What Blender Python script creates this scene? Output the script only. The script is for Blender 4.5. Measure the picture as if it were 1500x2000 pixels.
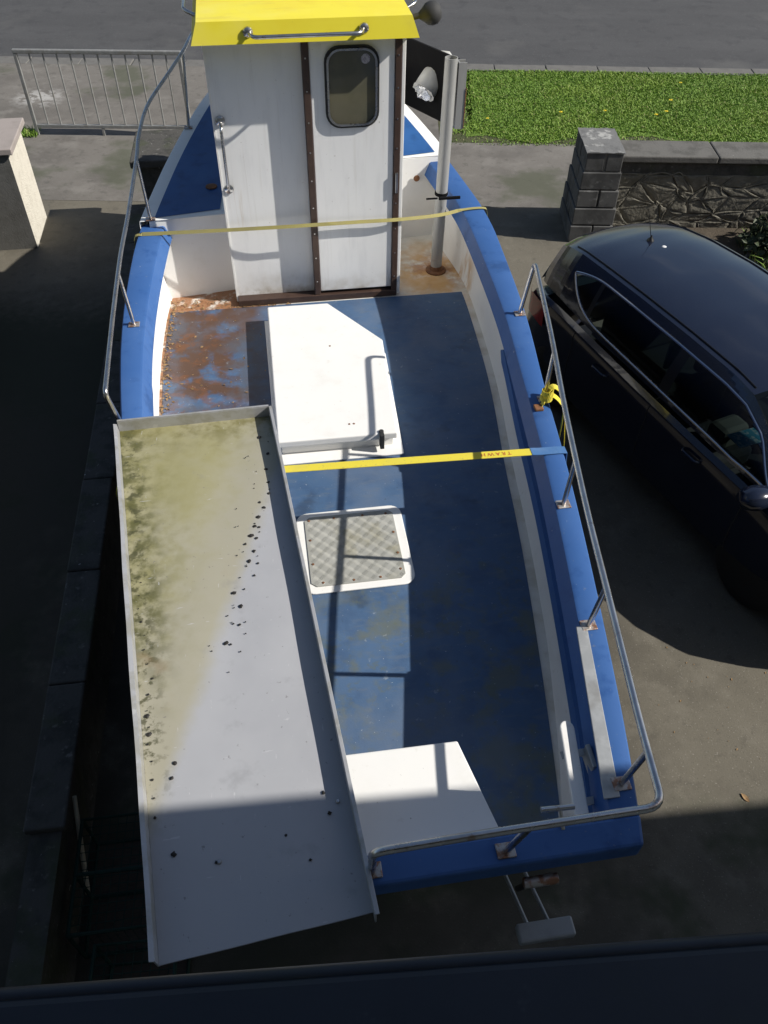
import bpy, bmesh, math, random
import numpy as np
from math import sin, cos, tan, pi, radians, sqrt, atan2
from mathutils import Vector, Matrix
random.seed(7); rng = np.random.default_rng(7)
for o in list(bpy.data.objects): bpy.data.objects.remove(o)
scene = bpy.context.scene
COL = scene.collection

# ------------------------------------------------------------------ camera
PITCH, ROLL, HCAM = radians(46.6), radians(0.89), 5.0
cd = bpy.data.cameras.new('camera'); cam = bpy.data.objects.new('camera', cd); COL.objects.link(cam)
cd.sensor_fit = 'VERTICAL'; cd.sensor_height = 24.0; cd.sensor_width = 18.0
cd.lens = 24.0*1582/2000; cd.clip_start = 0.05; cd.clip_end = 1500
fw = Vector((0, cos(PITCH), -sin(PITCH))); rt0 = Vector((1, 0, 0)); dn0 = Vector((0, -sin(PITCH), -cos(PITCH)))
rt = cos(ROLL)*rt0 - sin(ROLL)*dn0; dn = sin(ROLL)*rt0 + cos(ROLL)*dn0
m = Matrix.Identity(4)
for i in range(3): m[i][0] = rt[i]; m[i][1] = -dn[i]; m[i][2] = -fw[i]
m[2][3] = HCAM
cam.matrix_world = m; scene.camera = cam
# ------------------------------------------------------------------ sky and sun
SUN_AZ, SUN_EL = -7.0, 37.8            # direction towards the sun: degrees from +X, degrees above the horizon
world = bpy.data.worlds.new('World'); scene.world = world; world.use_nodes = True
wn = world.node_tree.nodes; wl = world.node_tree.links
bg = wn['Background']; sky = wn.new('ShaderNodeTexSky'); sky.sky_type = 'NISHITA'; sky.sun_disc = False
sky.sun_elevation = radians(SUN_EL); sky.sun_rotation = radians(90-SUN_AZ); sky.altitude = 20; sky.air_density = 1.0; sky.dust_density = 1.0
wtc = wn.new('ShaderNodeTexCoord'); wmp = wn.new('ShaderNodeMapping'); wmp.inputs['Scale'].default_value = (1.6, 1.6, 4.0)
wno = wn.new('ShaderNodeTexNoise'); wno.inputs['Scale'].default_value = 1.7; wno.inputs['Detail'].default_value = 7; wno.inputs['Roughness'].default_value = .58
wmr = wn.new('ShaderNodeMapRange'); wmr.inputs['From Min'].default_value = .56; wmr.inputs['From Max'].default_value = .76
wmx = wn.new('ShaderNodeMix'); wmx.data_type = 'RGBA'; wmx.inputs['B'].default_value = (5.5, 6.0, 6.8, 1)
wl.new(wtc.outputs['Generated'], wmp.inputs[0]); wl.new(wmp.outputs[0], wno.inputs['Vector']); wl.new(wno.outputs['Fac'], wmr.inputs['Value'])
wl.new(wmr.outputs[0], wmx.inputs['Factor']); wl.new(sky.outputs[0], wmx.inputs['A']); wl.new(wmx.outputs['Result'], bg.inputs[0])
bg.inputs[1].default_value = 0.075
sd = bpy.data.lights.new('sun', 'SUN'); sd.energy = 5.0; sd.angle = radians(0.53); sd.color = (1.0, .955, .88)
sun = bpy.data.objects.new('sun', sd); COL.objects.link(sun)
tosun = Vector((cos(radians(SUN_AZ))*cos(radians(SUN_EL)), sin(radians(SUN_AZ))*cos(radians(SUN_EL)), sin(radians(SUN_EL))))
sun.rotation_euler = tosun.to_track_quat('Z', 'Y').to_euler(); sun.location = (12, -2, 14)
vs = scene.view_settings; vs.view_transform = 'Standard'; vs.look = 'None'; vs.gamma = 1; vs.use_curve_mapping = False; vs.exposure = 0.15

cy = scene.cycles; cy.max_bounces = 6; cy.diffuse_bounces = 3; cy.glossy_bounces = 3; cy.transmission_bounces = 3; cy.transparent_max_bounces = 6; cy.caustics_reflective = False; cy.caustics_refractive = False

# ------------------------------------------------------------------ materials
MATS = {}
def mat(name, base, layers=(), rough=.5, metal=0., bump=None, spec=.5, coat=0., rvar=0.):
    """layers: (colour, noise scale, lo, hi, strength, masks); masks: ('lin',(x,y,z),lo,hi) or ('rad',(x,y,z),r_full,r_none)"""
    M = bpy.data.materials.new(name); M.use_nodes = True; MATS[name] = M
    N = M.node_tree.nodes; L = M.node_tree.links; P = N['Principled BSDF']
    P.inputs['Roughness'].default_value = rough; P.inputs['Metallic'].default_value = metal
    P.inputs['Specular IOR Level'].default_value = spec; P.inputs['Coat Weight'].default_value = coat
    tc = N.new('ShaderNodeTexCoord'); co = tc.outputs['Object']
    rgb = N.new('ShaderNodeRGB'); rgb.outputs[0].default_value = (*base, 1); col = rgb.outputs[0]
    def math_(op, a, b=None):
        n = N.new('ShaderNodeMath'); n.operation = op
        for i, q in enumerate((a, b)):
            if q is None: continue
            if isinstance(q, (int, float)): n.inputs[i].default_value = q
            else: L.new(q, n.inputs[i])
        return n.outputs[0]
    def mrange(v, lo, hi):
        n = N.new('ShaderNodeMapRange'); n.interpolation_type = 'SMOOTHSTEP'
        if lo > hi:
            n.inputs['From Min'].default_value = hi; n.inputs['From Max'].default_value = lo
            n.inputs['To Min'].default_value = 1; n.inputs['To Max'].default_value = 0
        else:
            n.inputs['From Min'].default_value = lo; n.inputs['From Max'].default_value = hi
        L.new(v, n.inputs['Value']); return n.outputs[0]
    for k, ly in enumerate(layers):
        c2, sc, lo, hi, st = ly[:5]; masks = ly[5] if len(ly) > 5 else ()
        stretch = ly[6] if len(ly) > 6 else None
        vec = co
        mp = N.new('ShaderNodeMapping'); mp.inputs['Location'].default_value = (k*3.7, k*1.3, k*2.1)
        if stretch: mp.inputs['Scale'].default_value = stretch
        L.new(co, mp.inputs[0]); vec = mp.outputs[0]
        n = N.new('ShaderNodeTexNoise'); n.inputs['Scale'].default_value = sc; n.inputs['Detail'].default_value = 4
        n.inputs['Roughness'].default_value = .6; L.new(vec, n.inputs['Vector'])
        f = math_('MULTIPLY', mrange(n.outputs['Fac'], lo, hi), st)
        for mk in masks:
            if mk[0] == 'lin':
                d = N.new('ShaderNodeVectorMath'); d.operation = 'DOT_PRODUCT'; L.new(co, d.inputs[0]); d.inputs[1].default_value = mk[1]
                v = d.outputs['Value']
            else:
                d = N.new('ShaderNodeVectorMath'); d.operation = 'DISTANCE'; L.new(co, d.inputs[0]); d.inputs[1].default_value = mk[1]
                v = d.outputs['Value']
            wob = N.new('ShaderNodeTexNoise'); wob.inputs['Scale'].default_value = 10; wob.inputs['Detail'].default_value = 2; L.new(co, wob.inputs['Vector'])
            w = abs(mk[3]-mk[2])*.7
            v = math_('ADD', v, math_('MULTIPLY', math_('SUBTRACT', wob.outputs['Fac'], .5), w))
            f = math_('MULTIPLY', f, mrange(v, mk[2], mk[3]) if mk[0] == 'lin' else mrange(v, mk[3], mk[2]))
        mx = N.new('ShaderNodeMix'); mx.data_type = 'RGBA'; L.new(f, mx.inputs['Factor']); L.new(col, mx.inputs['A']); mx.inputs['B'].default_value = (*c2, 1)
        col = mx.outputs['Result']
    L.new(col, P.inputs['Base Color'])
    if rvar:
        n = N.new('ShaderNodeTexNoise'); n.inputs['Scale'].default_value = 9; n.inputs['Detail'].default_value = 5; L.new(co, n.inputs['Vector'])
        L.new(math_('ADD', math_('MULTIPLY', math_('SUBTRACT', n.outputs['Fac'], .5), rvar*2), rough), P.inputs['Roughness'])
    if bump:
        last = None
        for sc, st, dist in bump:
            n = N.new('ShaderNodeTexNoise'); n.inputs['Scale'].default_value = sc; n.inputs['Detail'].default_value = 5; L.new(co, n.inputs['Vector'])
            b = N.new('ShaderNodeBump'); b.inputs['Strength'].default_value = st; b.inputs['Distance'].default_value = dist
            L.new(n.outputs['Fac'], b.inputs['Height'])
            if last: L.new(last, b.inputs['Normal'])
            last = b.outputs[0]
        L.new(last, P.inputs['Normal'])
    return M

W_ = (.86, .85, .82)
mat('white_gel', W_, [((.74,.72,.66), 5, .5, .78, .5), ((.45,.40,.32), 34, .70, .78, .5), ((.80,.80,.79), 1.2, .4, .7, .5), ((.55,.34,.14), 3, .46, .66, .8, [('rad',(1.2,.05,1.52),.05,.34)], (4,4,1)), ((.60,.57,.50), 16, .62, .76, .4), ((.25,.23,.2), 80, .70, .74, .6)], .42, bump=[(40,.08,.002)], rvar=.1)
mat('cabin_white', (.86,.86,.85), [((.72,.72,.72), 3, .45, .75, .45, (), (5,5,1)), ((.50,.45,.37), 4, .35, .6, .8, [('lin',(0,0,1),1.72,1.46)]), ((.33,.27,.2), 12, .45, .62, .85, [('lin',(0,0,1),1.58,1.45)]), ((.42,.40,.36), 45, .68, .76, .7), ((.50,.40,.27), 2.2, .54, .72, .5, [('rad',(-.58,0,2.2),.05,.30)], (9,9,.7)), ((.62,.60,.56), 2.0, .55, .75, .35, (), (14,14,.5))], .42, bump=[(25,.06,.002)], rvar=.1)
mat('floor_white', (.78,.76,.70), [((.55,.50,.40), 6, .42, .7, .7), ((.36,.13,.035), 8, .36, .56, .95, [('rad',(1.03,.24,1.45),.08,.42)]), ((.62,.36,.13), 5, .34, .58, .85, [('rad',(1.03,.24,1.45),.15,.75)]),
     ((.30,.13,.05), 8, .32, .5, .95, [('lin',(1,0,0),-.15,-.5), ('lin',(0,1,0),-1.9,-1.2)]), ((.12,.09,.06), 22, .55, .68, .8, [('lin',(1,0,0),-.3,-.7)])], .5, bump=[(30,.2,.003)])
mat('floor_blue', (.058,.118,.225), [((.085,.15,.265), 2.2, .4, .7, .6), ((.038,.078,.165), 6, .45, .7, .5), ((.11,.15,.21), 9, .52, .68, .5, (), (1,3,1)), ((.022,.036,.065), 3, .60, .72, .5), ((.15,.15,.07), 5, .48, .66, .55, [('lin',(0,1,0),-2.75,-3.3)]), ((.11,.13,.10), 14, .55, .7, .6, [('lin',(0,1,0),-2.4,-3.2)]),
     ((.098,.050,.026), 4.6, .36, .52, .95, [('lin',(1,0,0),-.30,-.62), ('lin',(0,1,0),-1.62,-1.15)]), ((.085,.095,.12), 2.0, .46, .58, .75, [('lin',(1,0,0),-.3,-.55), ('lin',(0,1,0),-1.9,-1.3)]), ((.16,.066,.026), 9, .5, .62, .8, [('lin',(1,0,0),-.62,-.95), ('lin',(0,1,0),-1.7,-1.3)]),
     ((.17,.24,.40), 2.6, .5, .6, .75, [('lin',(1,0,0),-.3,-.55), ('lin',(0,1,0),-1.15,-1.45)]), ((.13,.17,.24), 1.4, .5, .66, .5), ((.30,.34,.38), 16, .66, .74, .55), ((.5,.53,.56), 55, .69, .73, .8), ((.03,.035,.04), 44, .69, .73, .7)], .55, bump=[(90,.3,.002)], rvar=.12)
mat('gunwale_blue', (.042,.118,.325), [((.065,.15,.37), 1.6, .4, .7, .6), ((.012,.06,.22), 9, .55, .75, .5), ((.012,.04,.13), 3, .58, .7, .45), ((.16,.2,.27), 40, .66, .72, .5), ((.5,.53,.56), 26, .715, .745, .8)], .5, spec=.3, bump=[(60,.08,.0015)], rvar=.1)
mat('deck_blue', (.018,.085,.26), [((.03,.12,.33), 2, .4, .7, .6), ((.01,.05,.16), 7, .5, .7, .5)], .5, bump=[(120,.25,.002)], rvar=.1)
mat('hull_navy', (.010,.022,.07), [((.02,.03,.05), 4, .4, .7, .6)], .35)
mat('roof_yellow', (.88,.76,.05), [((.78,.58,.03), 2, .4, .7, .5), ((.88,.78,.25), 1.3, .5, .75, .5), ((.55,.44,.10), 34, .67, .76, .6), ((.62,.50,.10), 2.2, .56, .74, .4, (), (1,3,1))], .42, bump=[(50,.08,.002)], rvar=.1)
mat('stainless', (.62,.61,.60), [((.42,.40,.38), 12, .45, .7, .6), ((.28,.15,.07), 18, .62, .72, .6)], .28, 1.0, rvar=.1)
mat('stanchion_foot', (.5,.47,.44), [((.30,.13,.06), 25, .42, .6, .9)], .45, .6)
mat('galvanised', (.42,.43,.43), [((.55,.56,.56), 14, .45, .7, .6), ((.27,.26,.24), 7, .5, .7, .6)], .5, .55, rvar=.1)
mat('galv_fence', (.27,.27,.26), [((.40,.40,.39), 20, .45, .7, .6), ((.24,.22,.19), 9, .5, .7, .6)], .55, .3)
mat('brown_trim', (.055,.032,.024), [((.09,.055,.04), 8, .45, .7, .6), ((.2,.15,.11), 30, .66, .75, .5)], .5)
mat('window_glass', (.11,.105,.07), [((.15,.14,.10), 3, .4, .7, .7), ((.08,.08,.06), 6, .5, .7, .5)], .10, spec=.6)
mat('rubber', (.02,.02,.02), [((.04,.04,.04), 10, .4, .7, .5)], .6)
mat('sticker', (.42,.40,.44), [((.2,.18,.22), 90, .48, .55, .8)], .5)
mat('tread_plate', (.36,.36,.33), [((.44,.44,.41), 6, .4, .7, .6), ((.29,.27,.18), 4, .5, .7, .7)], .6, .12, rvar=.1)
mat('rust', (.16,.07,.03), [((.28,.12,.05), 20, .4, .65, .8), ((.07,.04,.03), 12, .5, .7, .7)], .8, bump=[(60,.4,.003)])
mat('pole_grey', (.38,.38,.37), [((.48,.48,.46), 3, .45, .7, .6, (), (6,6,1)), ((.30,.14,.06), 9, .5, .65, .8, [('lin',(0,0,1),1.62,1.46)])], .5, .3)
mat('black_board', (.005,.005,.006), [((.010,.010,.010), 8, .5, .7, .5)], .85, spec=.15)
mat('lamp_white', (.62,.62,.60), [((.45,.45,.44), 10, .4, .7, .5)], .4)
mat('board_grey', (.33,.35,.37), [((.24,.25,.27), 8, .45, .7, .5)], .6)
mat('reflector', (.85,.86,.88), [((.5,.52,.55), 30, .45, .6, .8)], .15, .9, bump=[(60,.8,.01)])
mat('rubber_ball', (.035,.035,.035), [((.06,.06,.06), 6, .4, .7, .5)], .75)
mat('strap_yellow', (.72,.60,.05), [((.60,.52,.10), 5, .4, .7, .6), ((.42,.38,.10), 60, .58, .7, .6)], .75, bump=[(260,.4,.002)])
mat('strap_old', (.34,.30,.10), [((.28,.25,.11), 6, .4, .7, .7), ((.30,.27,.13), 50, .58, .7, .6)], .8, bump=[(260,.4,.002)])
mat('strap_blue', (.06,.16,.36), [((.12,.22,.40), 14, .4, .7, .6)], .6)
mat('red_print', (.50,.09,.04), rough=.8)
# sorting tray: algae and grime near the forward end and along the outer flange, cleaner aft of a slanted tide line
TN = (-.955,.297,0); TE = (.993,.1165,0)      # across the tide line; inwards from the outer flange
mat('tray_alloy', (.43,.435,.455), [((.37,.375,.40), 2.0, .4, .7, .6), ((.40,.375,.28), 2.0, .0, .35, .92, [('lin',TN,-.43,-.335)]), ((.345,.32,.145), 1.6, .18, .66, .82, [('lin',TN,-.30,.04), ('lin',(0,1,0),-4.0,-2.9)]), ((.31,.285,.12), 16, .40, .75, .35, [('lin',TN,-.34,.0)]),
     ((.21,.20,.06), 13, .36, .72, .55, [('lin',TE,-1.12,-1.40), ('lin',(0,1,0),-4.1,-3.2)]), ((.095,.095,.03), 13, .38, .64, .88, [('lin',TE,-1.30,-1.45), ('lin',(0,1,0),-4.1,-3.5)]), ((.16,.145,.04), 11, .40, .68, .75, [('lin',(0,1,0),-2.5,-2.21)]), ((.07,.07,.03), 20, .5, .62, .85, [('lin',TE,-1.38,-1.47), ('lin',(0,1,0),-4.55,-4.1)]),
     ((.30,.18,.08), 2.2, .60, .74, .5, [('lin',TN,-.4,-.2)]), ((.20,.20,.21), 7, .6, .78, .3), ((.16,.15,.15), 42, .675, .72, .6), ((.62,.62,.63), 14, .70, .725, .6, (), (6,.7,1)), ((.60,.60,.61), 11, .70, .725, .6, (), (.7,5,1))], .5, .12, bump=[(18,.06,.003)], rvar=.12)
mat('tray_rim', (.46,.465,.48), [((.34,.33,.28), 8, .45, .65, .7), ((.60,.60,.60), 16, .6, .7, .6)], .42, .35, rvar=.1)
mat('grit', (.018,.016,.014), rough=.7, bump=[(80,.5,.004)])
mat('concrete', (.165,.152,.135), [((.115,.105,.093), 1.1, .42, .66, .8), ((.22,.205,.185), 3.2, .5, .72, .6), ((.085,.08,.07), 9, .55, .7, .5), ((.30,.29,.27), 75, .62, .70, .6), ((.06,.055,.05), 95, .60, .68, .5), ((.07,.078,.045), .8, .52, .66, .7), ((.42,.41,.39), 5, .42, .52, .9, [('rad',(-5.72,13.9,0),.05,.55)]), ((.05,.046,.04), 34, .66, .72, .5)], .9, bump=[(70,.3,.004),(7,.2,.01)])
mat('drive', (.138,.124,.096), [((.095,.085,.066), .9, .42, .66, .8), ((.18,.163,.13), 3.0, .5, .72, .6), ((.085,.076,.06), 9, .56, .7, .5), ((.30,.28,.24), 80, .62, .69, .65), ((.05,.045,.036), 110, .60, .68, .55), ((.045,.055,.028), 1.3, .42, .58, .9, [('lin',(0,1,0),2.35,1.9)]), ((.030,.034,.020), 1.3, .2, .42, .92, [('lin',(1,0,0),-2.2,-2.7), ('lin',(0,1,0),8.3,7.3)]), ((.05,.045,.035), 2.0, .3, .5, .7, [('lin',(1,0,0),2.0,1.2), ('lin',(0,1,0),6.5,5.5)]), ((.04,.036,.03), 40, .66, .71, .5)], .92, bump=[(80,.35,.004),(7,.2,.01)])  # layers for the left passage and under the boat paint in the boat's shade
mat('asphalt', (.064,.064,.066), [((.082,.082,.084), .7, .4, .7, .7, (), (.4,1.6,1)), ((.045,.045,.048), 3, .5, .7, .6), ((.19,.185,.18), 38, .62, .70, .7), ((.022,.022,.024), 50, .58, .67, .7), ((.105,.103,.10), .5, .55, .7, .6), ((.02,.02,.021), .9, .495, .5, .0)], .9, bump=[(120,.5,.006)])
mat('kerb_stone', (.15,.145,.135), [((.11,.105,.098), 5, .42, .68, .7), ((.32,.31,.29), 50, .66, .74, .5)], .9, bump=[(60,.3,.004)])
mat('soil', (.075,.058,.04), [((.12,.10,.075), 6, .45, .7, .7), ((.035,.028,.02), 14, .5, .68, .7)], .95, bump=[(40,.7,.02)])
mat('verge_soil', (.07,.075,.03), [((.12,.10,.06), 3, .5, .7, .8), ((.04,.06,.02), 8, .45, .7, .6)], .95, bump=[(40,.6,.02)])
mat('verge_turf', (.13,.215,.025), [((.09,.165,.02), 2.2, .4, .65, .7), ((.17,.15,.075), 1.6, .56, .72, .75), ((.145,.215,.03), 6, .5, .7, .6)], .9, bump=[(60,.8,.02)])
mat('old_concrete', (.075,.071,.064), [((.035,.035,.031), 7, .42, .66, .8), ((.20,.19,.175), 18, .6, .74, .7), ((.42,.41,.39), 22, .70, .73, .9), ((.055,.065,.03), 3, .5, .68, .6)], .95, bump=[(45,.6,.008)])
mat('coping', (.135,.130,.12), [((.075,.072,.065), 5, .42, .68, .8), ((.30,.29,.27), 30, .68, .74, .8)], .95, bump=[(50,.5,.006)])
mat('block_grey', (.115,.115,.113), [((.055,.055,.055), 3, .42, .62, .85), ((.24,.24,.235), 9, .60, .72, .6), ((.035,.035,.033), 7, .6, .72, .5)], .95, bump=[(90,.5,.004)])
mat('mortar', (.20,.19,.17), [((.11,.105,.095), 12, .45, .7, .7)], .95, bump=[(70,.5,.005)])
mat('pillar_top', (.17,.17,.168), [((.42,.42,.40), 3.4, .54, .62, .85), ((.10,.10,.098), 9, .5, .7, .7)], .95, bump=[(60,.6,.006)])
mat('rubble', (.175,.162,.13), [((.115,.108,.085), 4, .42, .68, .8), ((.25,.235,.20), 16, .55, .72, .6)], .95, bump=[(30,.7,.012)])
mat('render_cream', (.66,.62,.53), [((.54,.50,.42), 8, .45, .7, .6), ((.30,.26,.2), 40, .68, .74, .7)], .9, bump=[(80,1.0,.012)])
mat('front_grey', (.13,.128,.12), [((.09,.088,.08), 6, .42, .68, .7), ((.19,.185,.17), 20, .6, .74, .5)], .95, bump=[(60,.5,.006)])
mat('pier_cap', (.33,.29,.27), [((.26,.23,.21), 7, .42, .7, .6)], .9, bump=[(70,.3,.004)])
mat('car_paint', (.010,.014,.030), [((.016,.020,.036), 2, .4, .7, .4)], .16, coat=.6, spec=.5)
mat('car_trim', (.008,.008,.009), rough=.35)
mat('chrome', (.60,.60,.62), rough=.16, metal=1.0)
mat('tail_red', (.45,.010,.012), rough=.15, coat=.5)
mat('tyre', (.014,.014,.014), rough=.8)
mat('wheel_rim', (.30,.30,.31), rough=.35, metal=.8)
mat('car_cloth', (.025,.026,.028), rough=.9)
mat('car_beige', (.22,.21,.18), rough=.7)
mat('pale_green', (.22,.32,.28), rough=.8)
mat('cyan_print', (.05,.42,.62), [((.75,.85,.88), 28, .5, .56, .9)], rough=.6)
mat('paper_white', (.7,.7,.7), rough=.7)
mat('ledge_navy', (.009,.014,.024), [((.015,.021,.034), 3, .4, .7, .6), ((.08,.09,.10), 9, .66, .74, .5), ((.012,.02,.024), 6, .5, .7, .6)], .5, bump=[(30,.2,.003)], rvar=.1)
mat('house_render', (.50,.48,.44), [((.42,.40,.36), 3, .4, .7, .6)], .9, bump=[(60,.6,.008)])
mat('slate', (.06,.06,.065), [((.09,.09,.095), 5, .4, .7, .6)], .7)
mat('upvc', (.75,.75,.74), rough=.4)
mat('green_twine', (.006,.032,.024), [((.01,.05,.036), 20, .4, .7, .6)], .8)
mat('dead_leaf', (.30,.19,.09), [((.16,.09,.04), 14, .4, .7, .8)], .85)
mat('leaf_dark', (.035,.055,.02), [((.06,.08,.03), 12, .4, .7, .7), ((.07,.03,.02), 7, .52, .7, .7)], .6)
mat('petal', (.80,.62,.03), rough=.7)
mat('sunlit_sliver', (.62,.57,.45), [((.45,.40,.3), 20, .45, .7, .6)], .8)  # pale tone of the rod that stands for a sliver of sunlight
mat('wood', (.07,.055,.042), [((.04,.03,.025), 20, .4, .7, .7, (), (1,8,8))], .85)
# grass with a tint for each blade
M = bpy.data.materials.new('grass'); M.use_nodes = True; MATS['grass'] = M
N = M.node_tree.nodes; L = M.node_tree.links; P = N['Principled BSDF']; P.inputs['Roughness'].default_value = .65
at = N.new('ShaderNodeAttribute'); at.attribute_name = 'tint'; cr = N.new('ShaderNodeValToRGB'); e = cr.color_ramp.elements
e[0].position = 0; e[0].color = (.11,.215,.018, 1); e[1].position = 1; e[1].color = (.30,.26,.12, 1)
for p, c in ((.35, (.15,.275,.024, 1)), (.65, (.21,.33,.036, 1)), (.86, (.27,.35,.06, 1))):
    q = cr.color_ramp.elements.new(p); q.color = c
L.new(at.outputs['Fac'], cr.inputs[0]); L.new(cr.outputs[0], P.inputs['Base Color'])
P.inputs['Subsurface Weight'].default_value = 0.0
# tinted car glass: clear tint seen straight on, mirror at grazing angles
M = bpy.data.materials.new('car_glass'); M.use_nodes = True; MATS['car_glass'] = M
N = M.node_tree.nodes; L = M.node_tree.links; N.remove(N['Principled BSDF'])
tr = N.new('ShaderNodeBsdfTransparent'); tr.inputs[0].default_value = (.24,.29,.29, 1); gl = N.new('ShaderNodeBsdfGlossy'); gl.inputs['Roughness'].default_value = .03
fr = N.new('ShaderNodeFresnel'); fr.inputs[0].default_value = 1.5; mxs = N.new('ShaderNodeMixShader')
L.new(fr.outputs[0], mxs.inputs[0]); L.new(tr.outputs[0], mxs.inputs[1]); L.new(gl.outputs[0], mxs.inputs[2]); L.new(mxs.outputs[0], N['Material Output'].inputs[0])

# ------------------------------------------------------------------ mesh helpers
class G:
    def __init__(s): s.v = []; s.f = []
    def add(s, v, f):
        o = len(s.v); s.v += [tuple(map(float, p)) for p in v]; s.f += [tuple(i+o for i in q) for q in f]; return s
    def box(s, x0, x1, y0, y1, z0, z1):
        return s.add([(x0,y0,z0),(x1,y0,z0),(x1,y1,z0),(x0,y1,z0),(x0,y0,z1),(x1,y0,z1),(x1,y1,z1),(x0,y1,z1)],
                     [(0,3,2,1),(4,5,6,7),(0,1,5,4),(1,2,6,5),(2,3,7,6),(3,0,4,7)])
    def prism(s, poly, z0, z1):
        n = len(poly); zz0 = z0 if hasattr(z0, '__len__') else [z0]*n; zz1 = z1 if hasattr(z1, '__len__') else [z1]*n
        return s.add([(p[0],p[1],zz0[i]) for i, p in enumerate(poly)]+[(p[0],p[1],zz1[i]) for i, p in enumerate(poly)],
                     [tuple(range(n-1,-1,-1)), tuple(range(n,2*n))]+[(i,(i+1)%n,n+(i+1)%n,n+i) for i in range(n)])
    def tube(s, path, r, n=10, cap=True):
        P = [Vector(p) for p in path]; rr = r if hasattr(r, '__len__') else [r]*len(P)
        up = None; rings = []
        for i, p in enumerate(P):
            t = (P[min(i+1,len(P)-1)]-P[max(i-1,0)]).normalized()
            if up is None:
                up = Vector((0,0,1)) if abs(t.z) < .9 else Vector((1,0,0))
            up = (up - t*up.dot(t)).normalized(); sd_ = t.cross(up)
            rings.append([p + (up*cos(2*pi*k/n)+sd_*sin(2*pi*k/n))*rr[i] for k in range(n)])
        v = [q for ring in rings for q in ring]
        f = [(i*n+k, i*n+(k+1)%n, (i+1)*n+(k+1)%n, (i+1)*n+k) for i in range(len(P)-1) for k in range(n)]
        if cap: f += [tuple(range(n-1,-1,-1)), tuple(range((len(P)-1)*n, len(P)*n))]
        return s.add(v, f)
    def loft(s, secs, closed=False, cap=False):
        n = len(secs[0]); v = [p for q in secs for p in q]; m_ = n if closed else n-1
        f = [(i*n+k, i*n+(k+1)%n, (i+1)*n+(k+1)%n, (i+1)*n+k) for i in range(len(secs)-1) for k in range(m_)]
        if cap: f += [tuple(range(n-1,-1,-1)), tuple(range((len(secs)-1)*n, len(secs)*n))]
        return s.add(v, f)
    def lathe(s, prof, origin, axis, n=20):
        a = Vector(axis).normalized(); u = a.orthogonal().normalized(); w = a.cross(u); o = Vector(origin)
        return s.loft([[o+a*h+(u*cos(2*pi*k/n)+w*sin(2*pi*k/n))*max(r, 1e-4) for k in range(n)] for r, h in prof], closed=True, cap=True)
def obj(name, g, mt, parent=None, smooth=False, bevel=0., seg=2, kind=None, angle=40):
    me = bpy.data.meshes.new(name); me.from_pydata(g.v, [], g.f)
    bm = bmesh.new(); bm.from_mesh(me); bmesh.ops.recalc_face_normals(bm, faces=bm.faces)
    if smooth:
        for f in bm.faces: f.smooth = True
        for e_ in bm.edges:
            if len(e_.link_faces) == 2 and e_.calc_face_angle(0) > radians(angle): e_.smooth = False
    bm.to_mesh(me); bm.free()
    me.materials.append(MATS[mt] if isinstance(mt, str) else mt)
    o = bpy.data.objects.new(name, me); COL.objects.link(o)
    if parent: o.parent = parent
    if kind: o['kind'] = kind
    if bevel:
        b = o.modifiers.new('bevel', 'BEVEL'); b.width = bevel; b.segments = seg; b.limit_method = 'ANGLE'; b.angle_limit = radians(35)
    return o
def tag(o, label, cat, group=None):
    o['label'] = label; o['category'] = cat
    if group: o['group'] = group
    return o
def thing(name, label, cat, loc=(0,0,0), rz=0., group=None):
    o = bpy.data.objects.new(name, None); COL.objects.link(o); o.location = loc; o.rotation_euler = (0,0,rz); o.empty_display_size = .2
    return tag(o, label, cat, group)
def struct(name, g, mt, **k):
    o = obj(name, g, mt, **k); o['kind'] = 'structure'; return o
def rounded(path, rad=.06, n=5):
    P = [Vector(p) for p in path]; out = [P[0]]
    for i in range(1, len(P)-1):
        a, b, c = P[i-1], P[i], P[i+1]; r = min(rad, (a-b).length*.45, (c-b).length*.45)
        p0 = b+(a-b).normalized()*r; p1 = b+(c-b).normalized()*r
        for k in range(n+1):
            t = k/n; out.append(p0*(1-t)**2 + b*2*t*(1-t) + p1*t*t)
    return out+[P[-1]]
def catmull(path, n=6):
    P = [Vector(p) for p in path]; P = [P[0]*2-P[1]]+P+[P[-1]*2-P[-2]]; out = []
    for i in range(1, len(P)-2):
        for k in range(n):
            t = k/n; a, b, c, d = P[i-1:i+3]
            out.append(.5*((2*b)+(c-a)*t+(2*a-5*b+4*c-d)*t*t+(3*b-a-3*c+d)*t**3))
    return out+[P[-2]]
def rrect(cx, cy, hx, hy, r, n=6):
    out = []
    for sx, sy, a0 in ((1,1,0),(-1,1,90),(-1,-1,180),(1,-1,270)):
        for k in range(n+1):
            a = radians(a0+90*k/n); out.append((cx+sx*(hx-r)+r*cos(a), cy+sy*(hy-r)+r*sin(a)))
    return out

# ================================================================== THE SETTING
g = G(); g.add([(-500,-500,-.16),(500,-500,-.16),(500,500,-.16),(-500,500,-.16)], [(0,1,2,3)]); struct('ground', g, 'verge_soil')
g = G(); g.add([(-60,15.85,-.10),(60,15.78,-.10),(60,24,-.10),(-60,24,-.10)], [(0,1,2,3)]); struct('road', g, 'asphalt')
g = G().box(-60,60,24,30,-.15,.0); struct('far_pavement', g, 'concrete')
g = G().box(-60,60,10.32,12.36,-.15,0); struct('footpath', g, 'concrete')
g = G().box(-60,.75,12.364,15.46,-.15,-.004); struct('driveway_crossing', g, 'concrete')
g = G().box(-30,30,-12,10.316,-.15,-.002); struct('driveway', g, 'drive')
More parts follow.
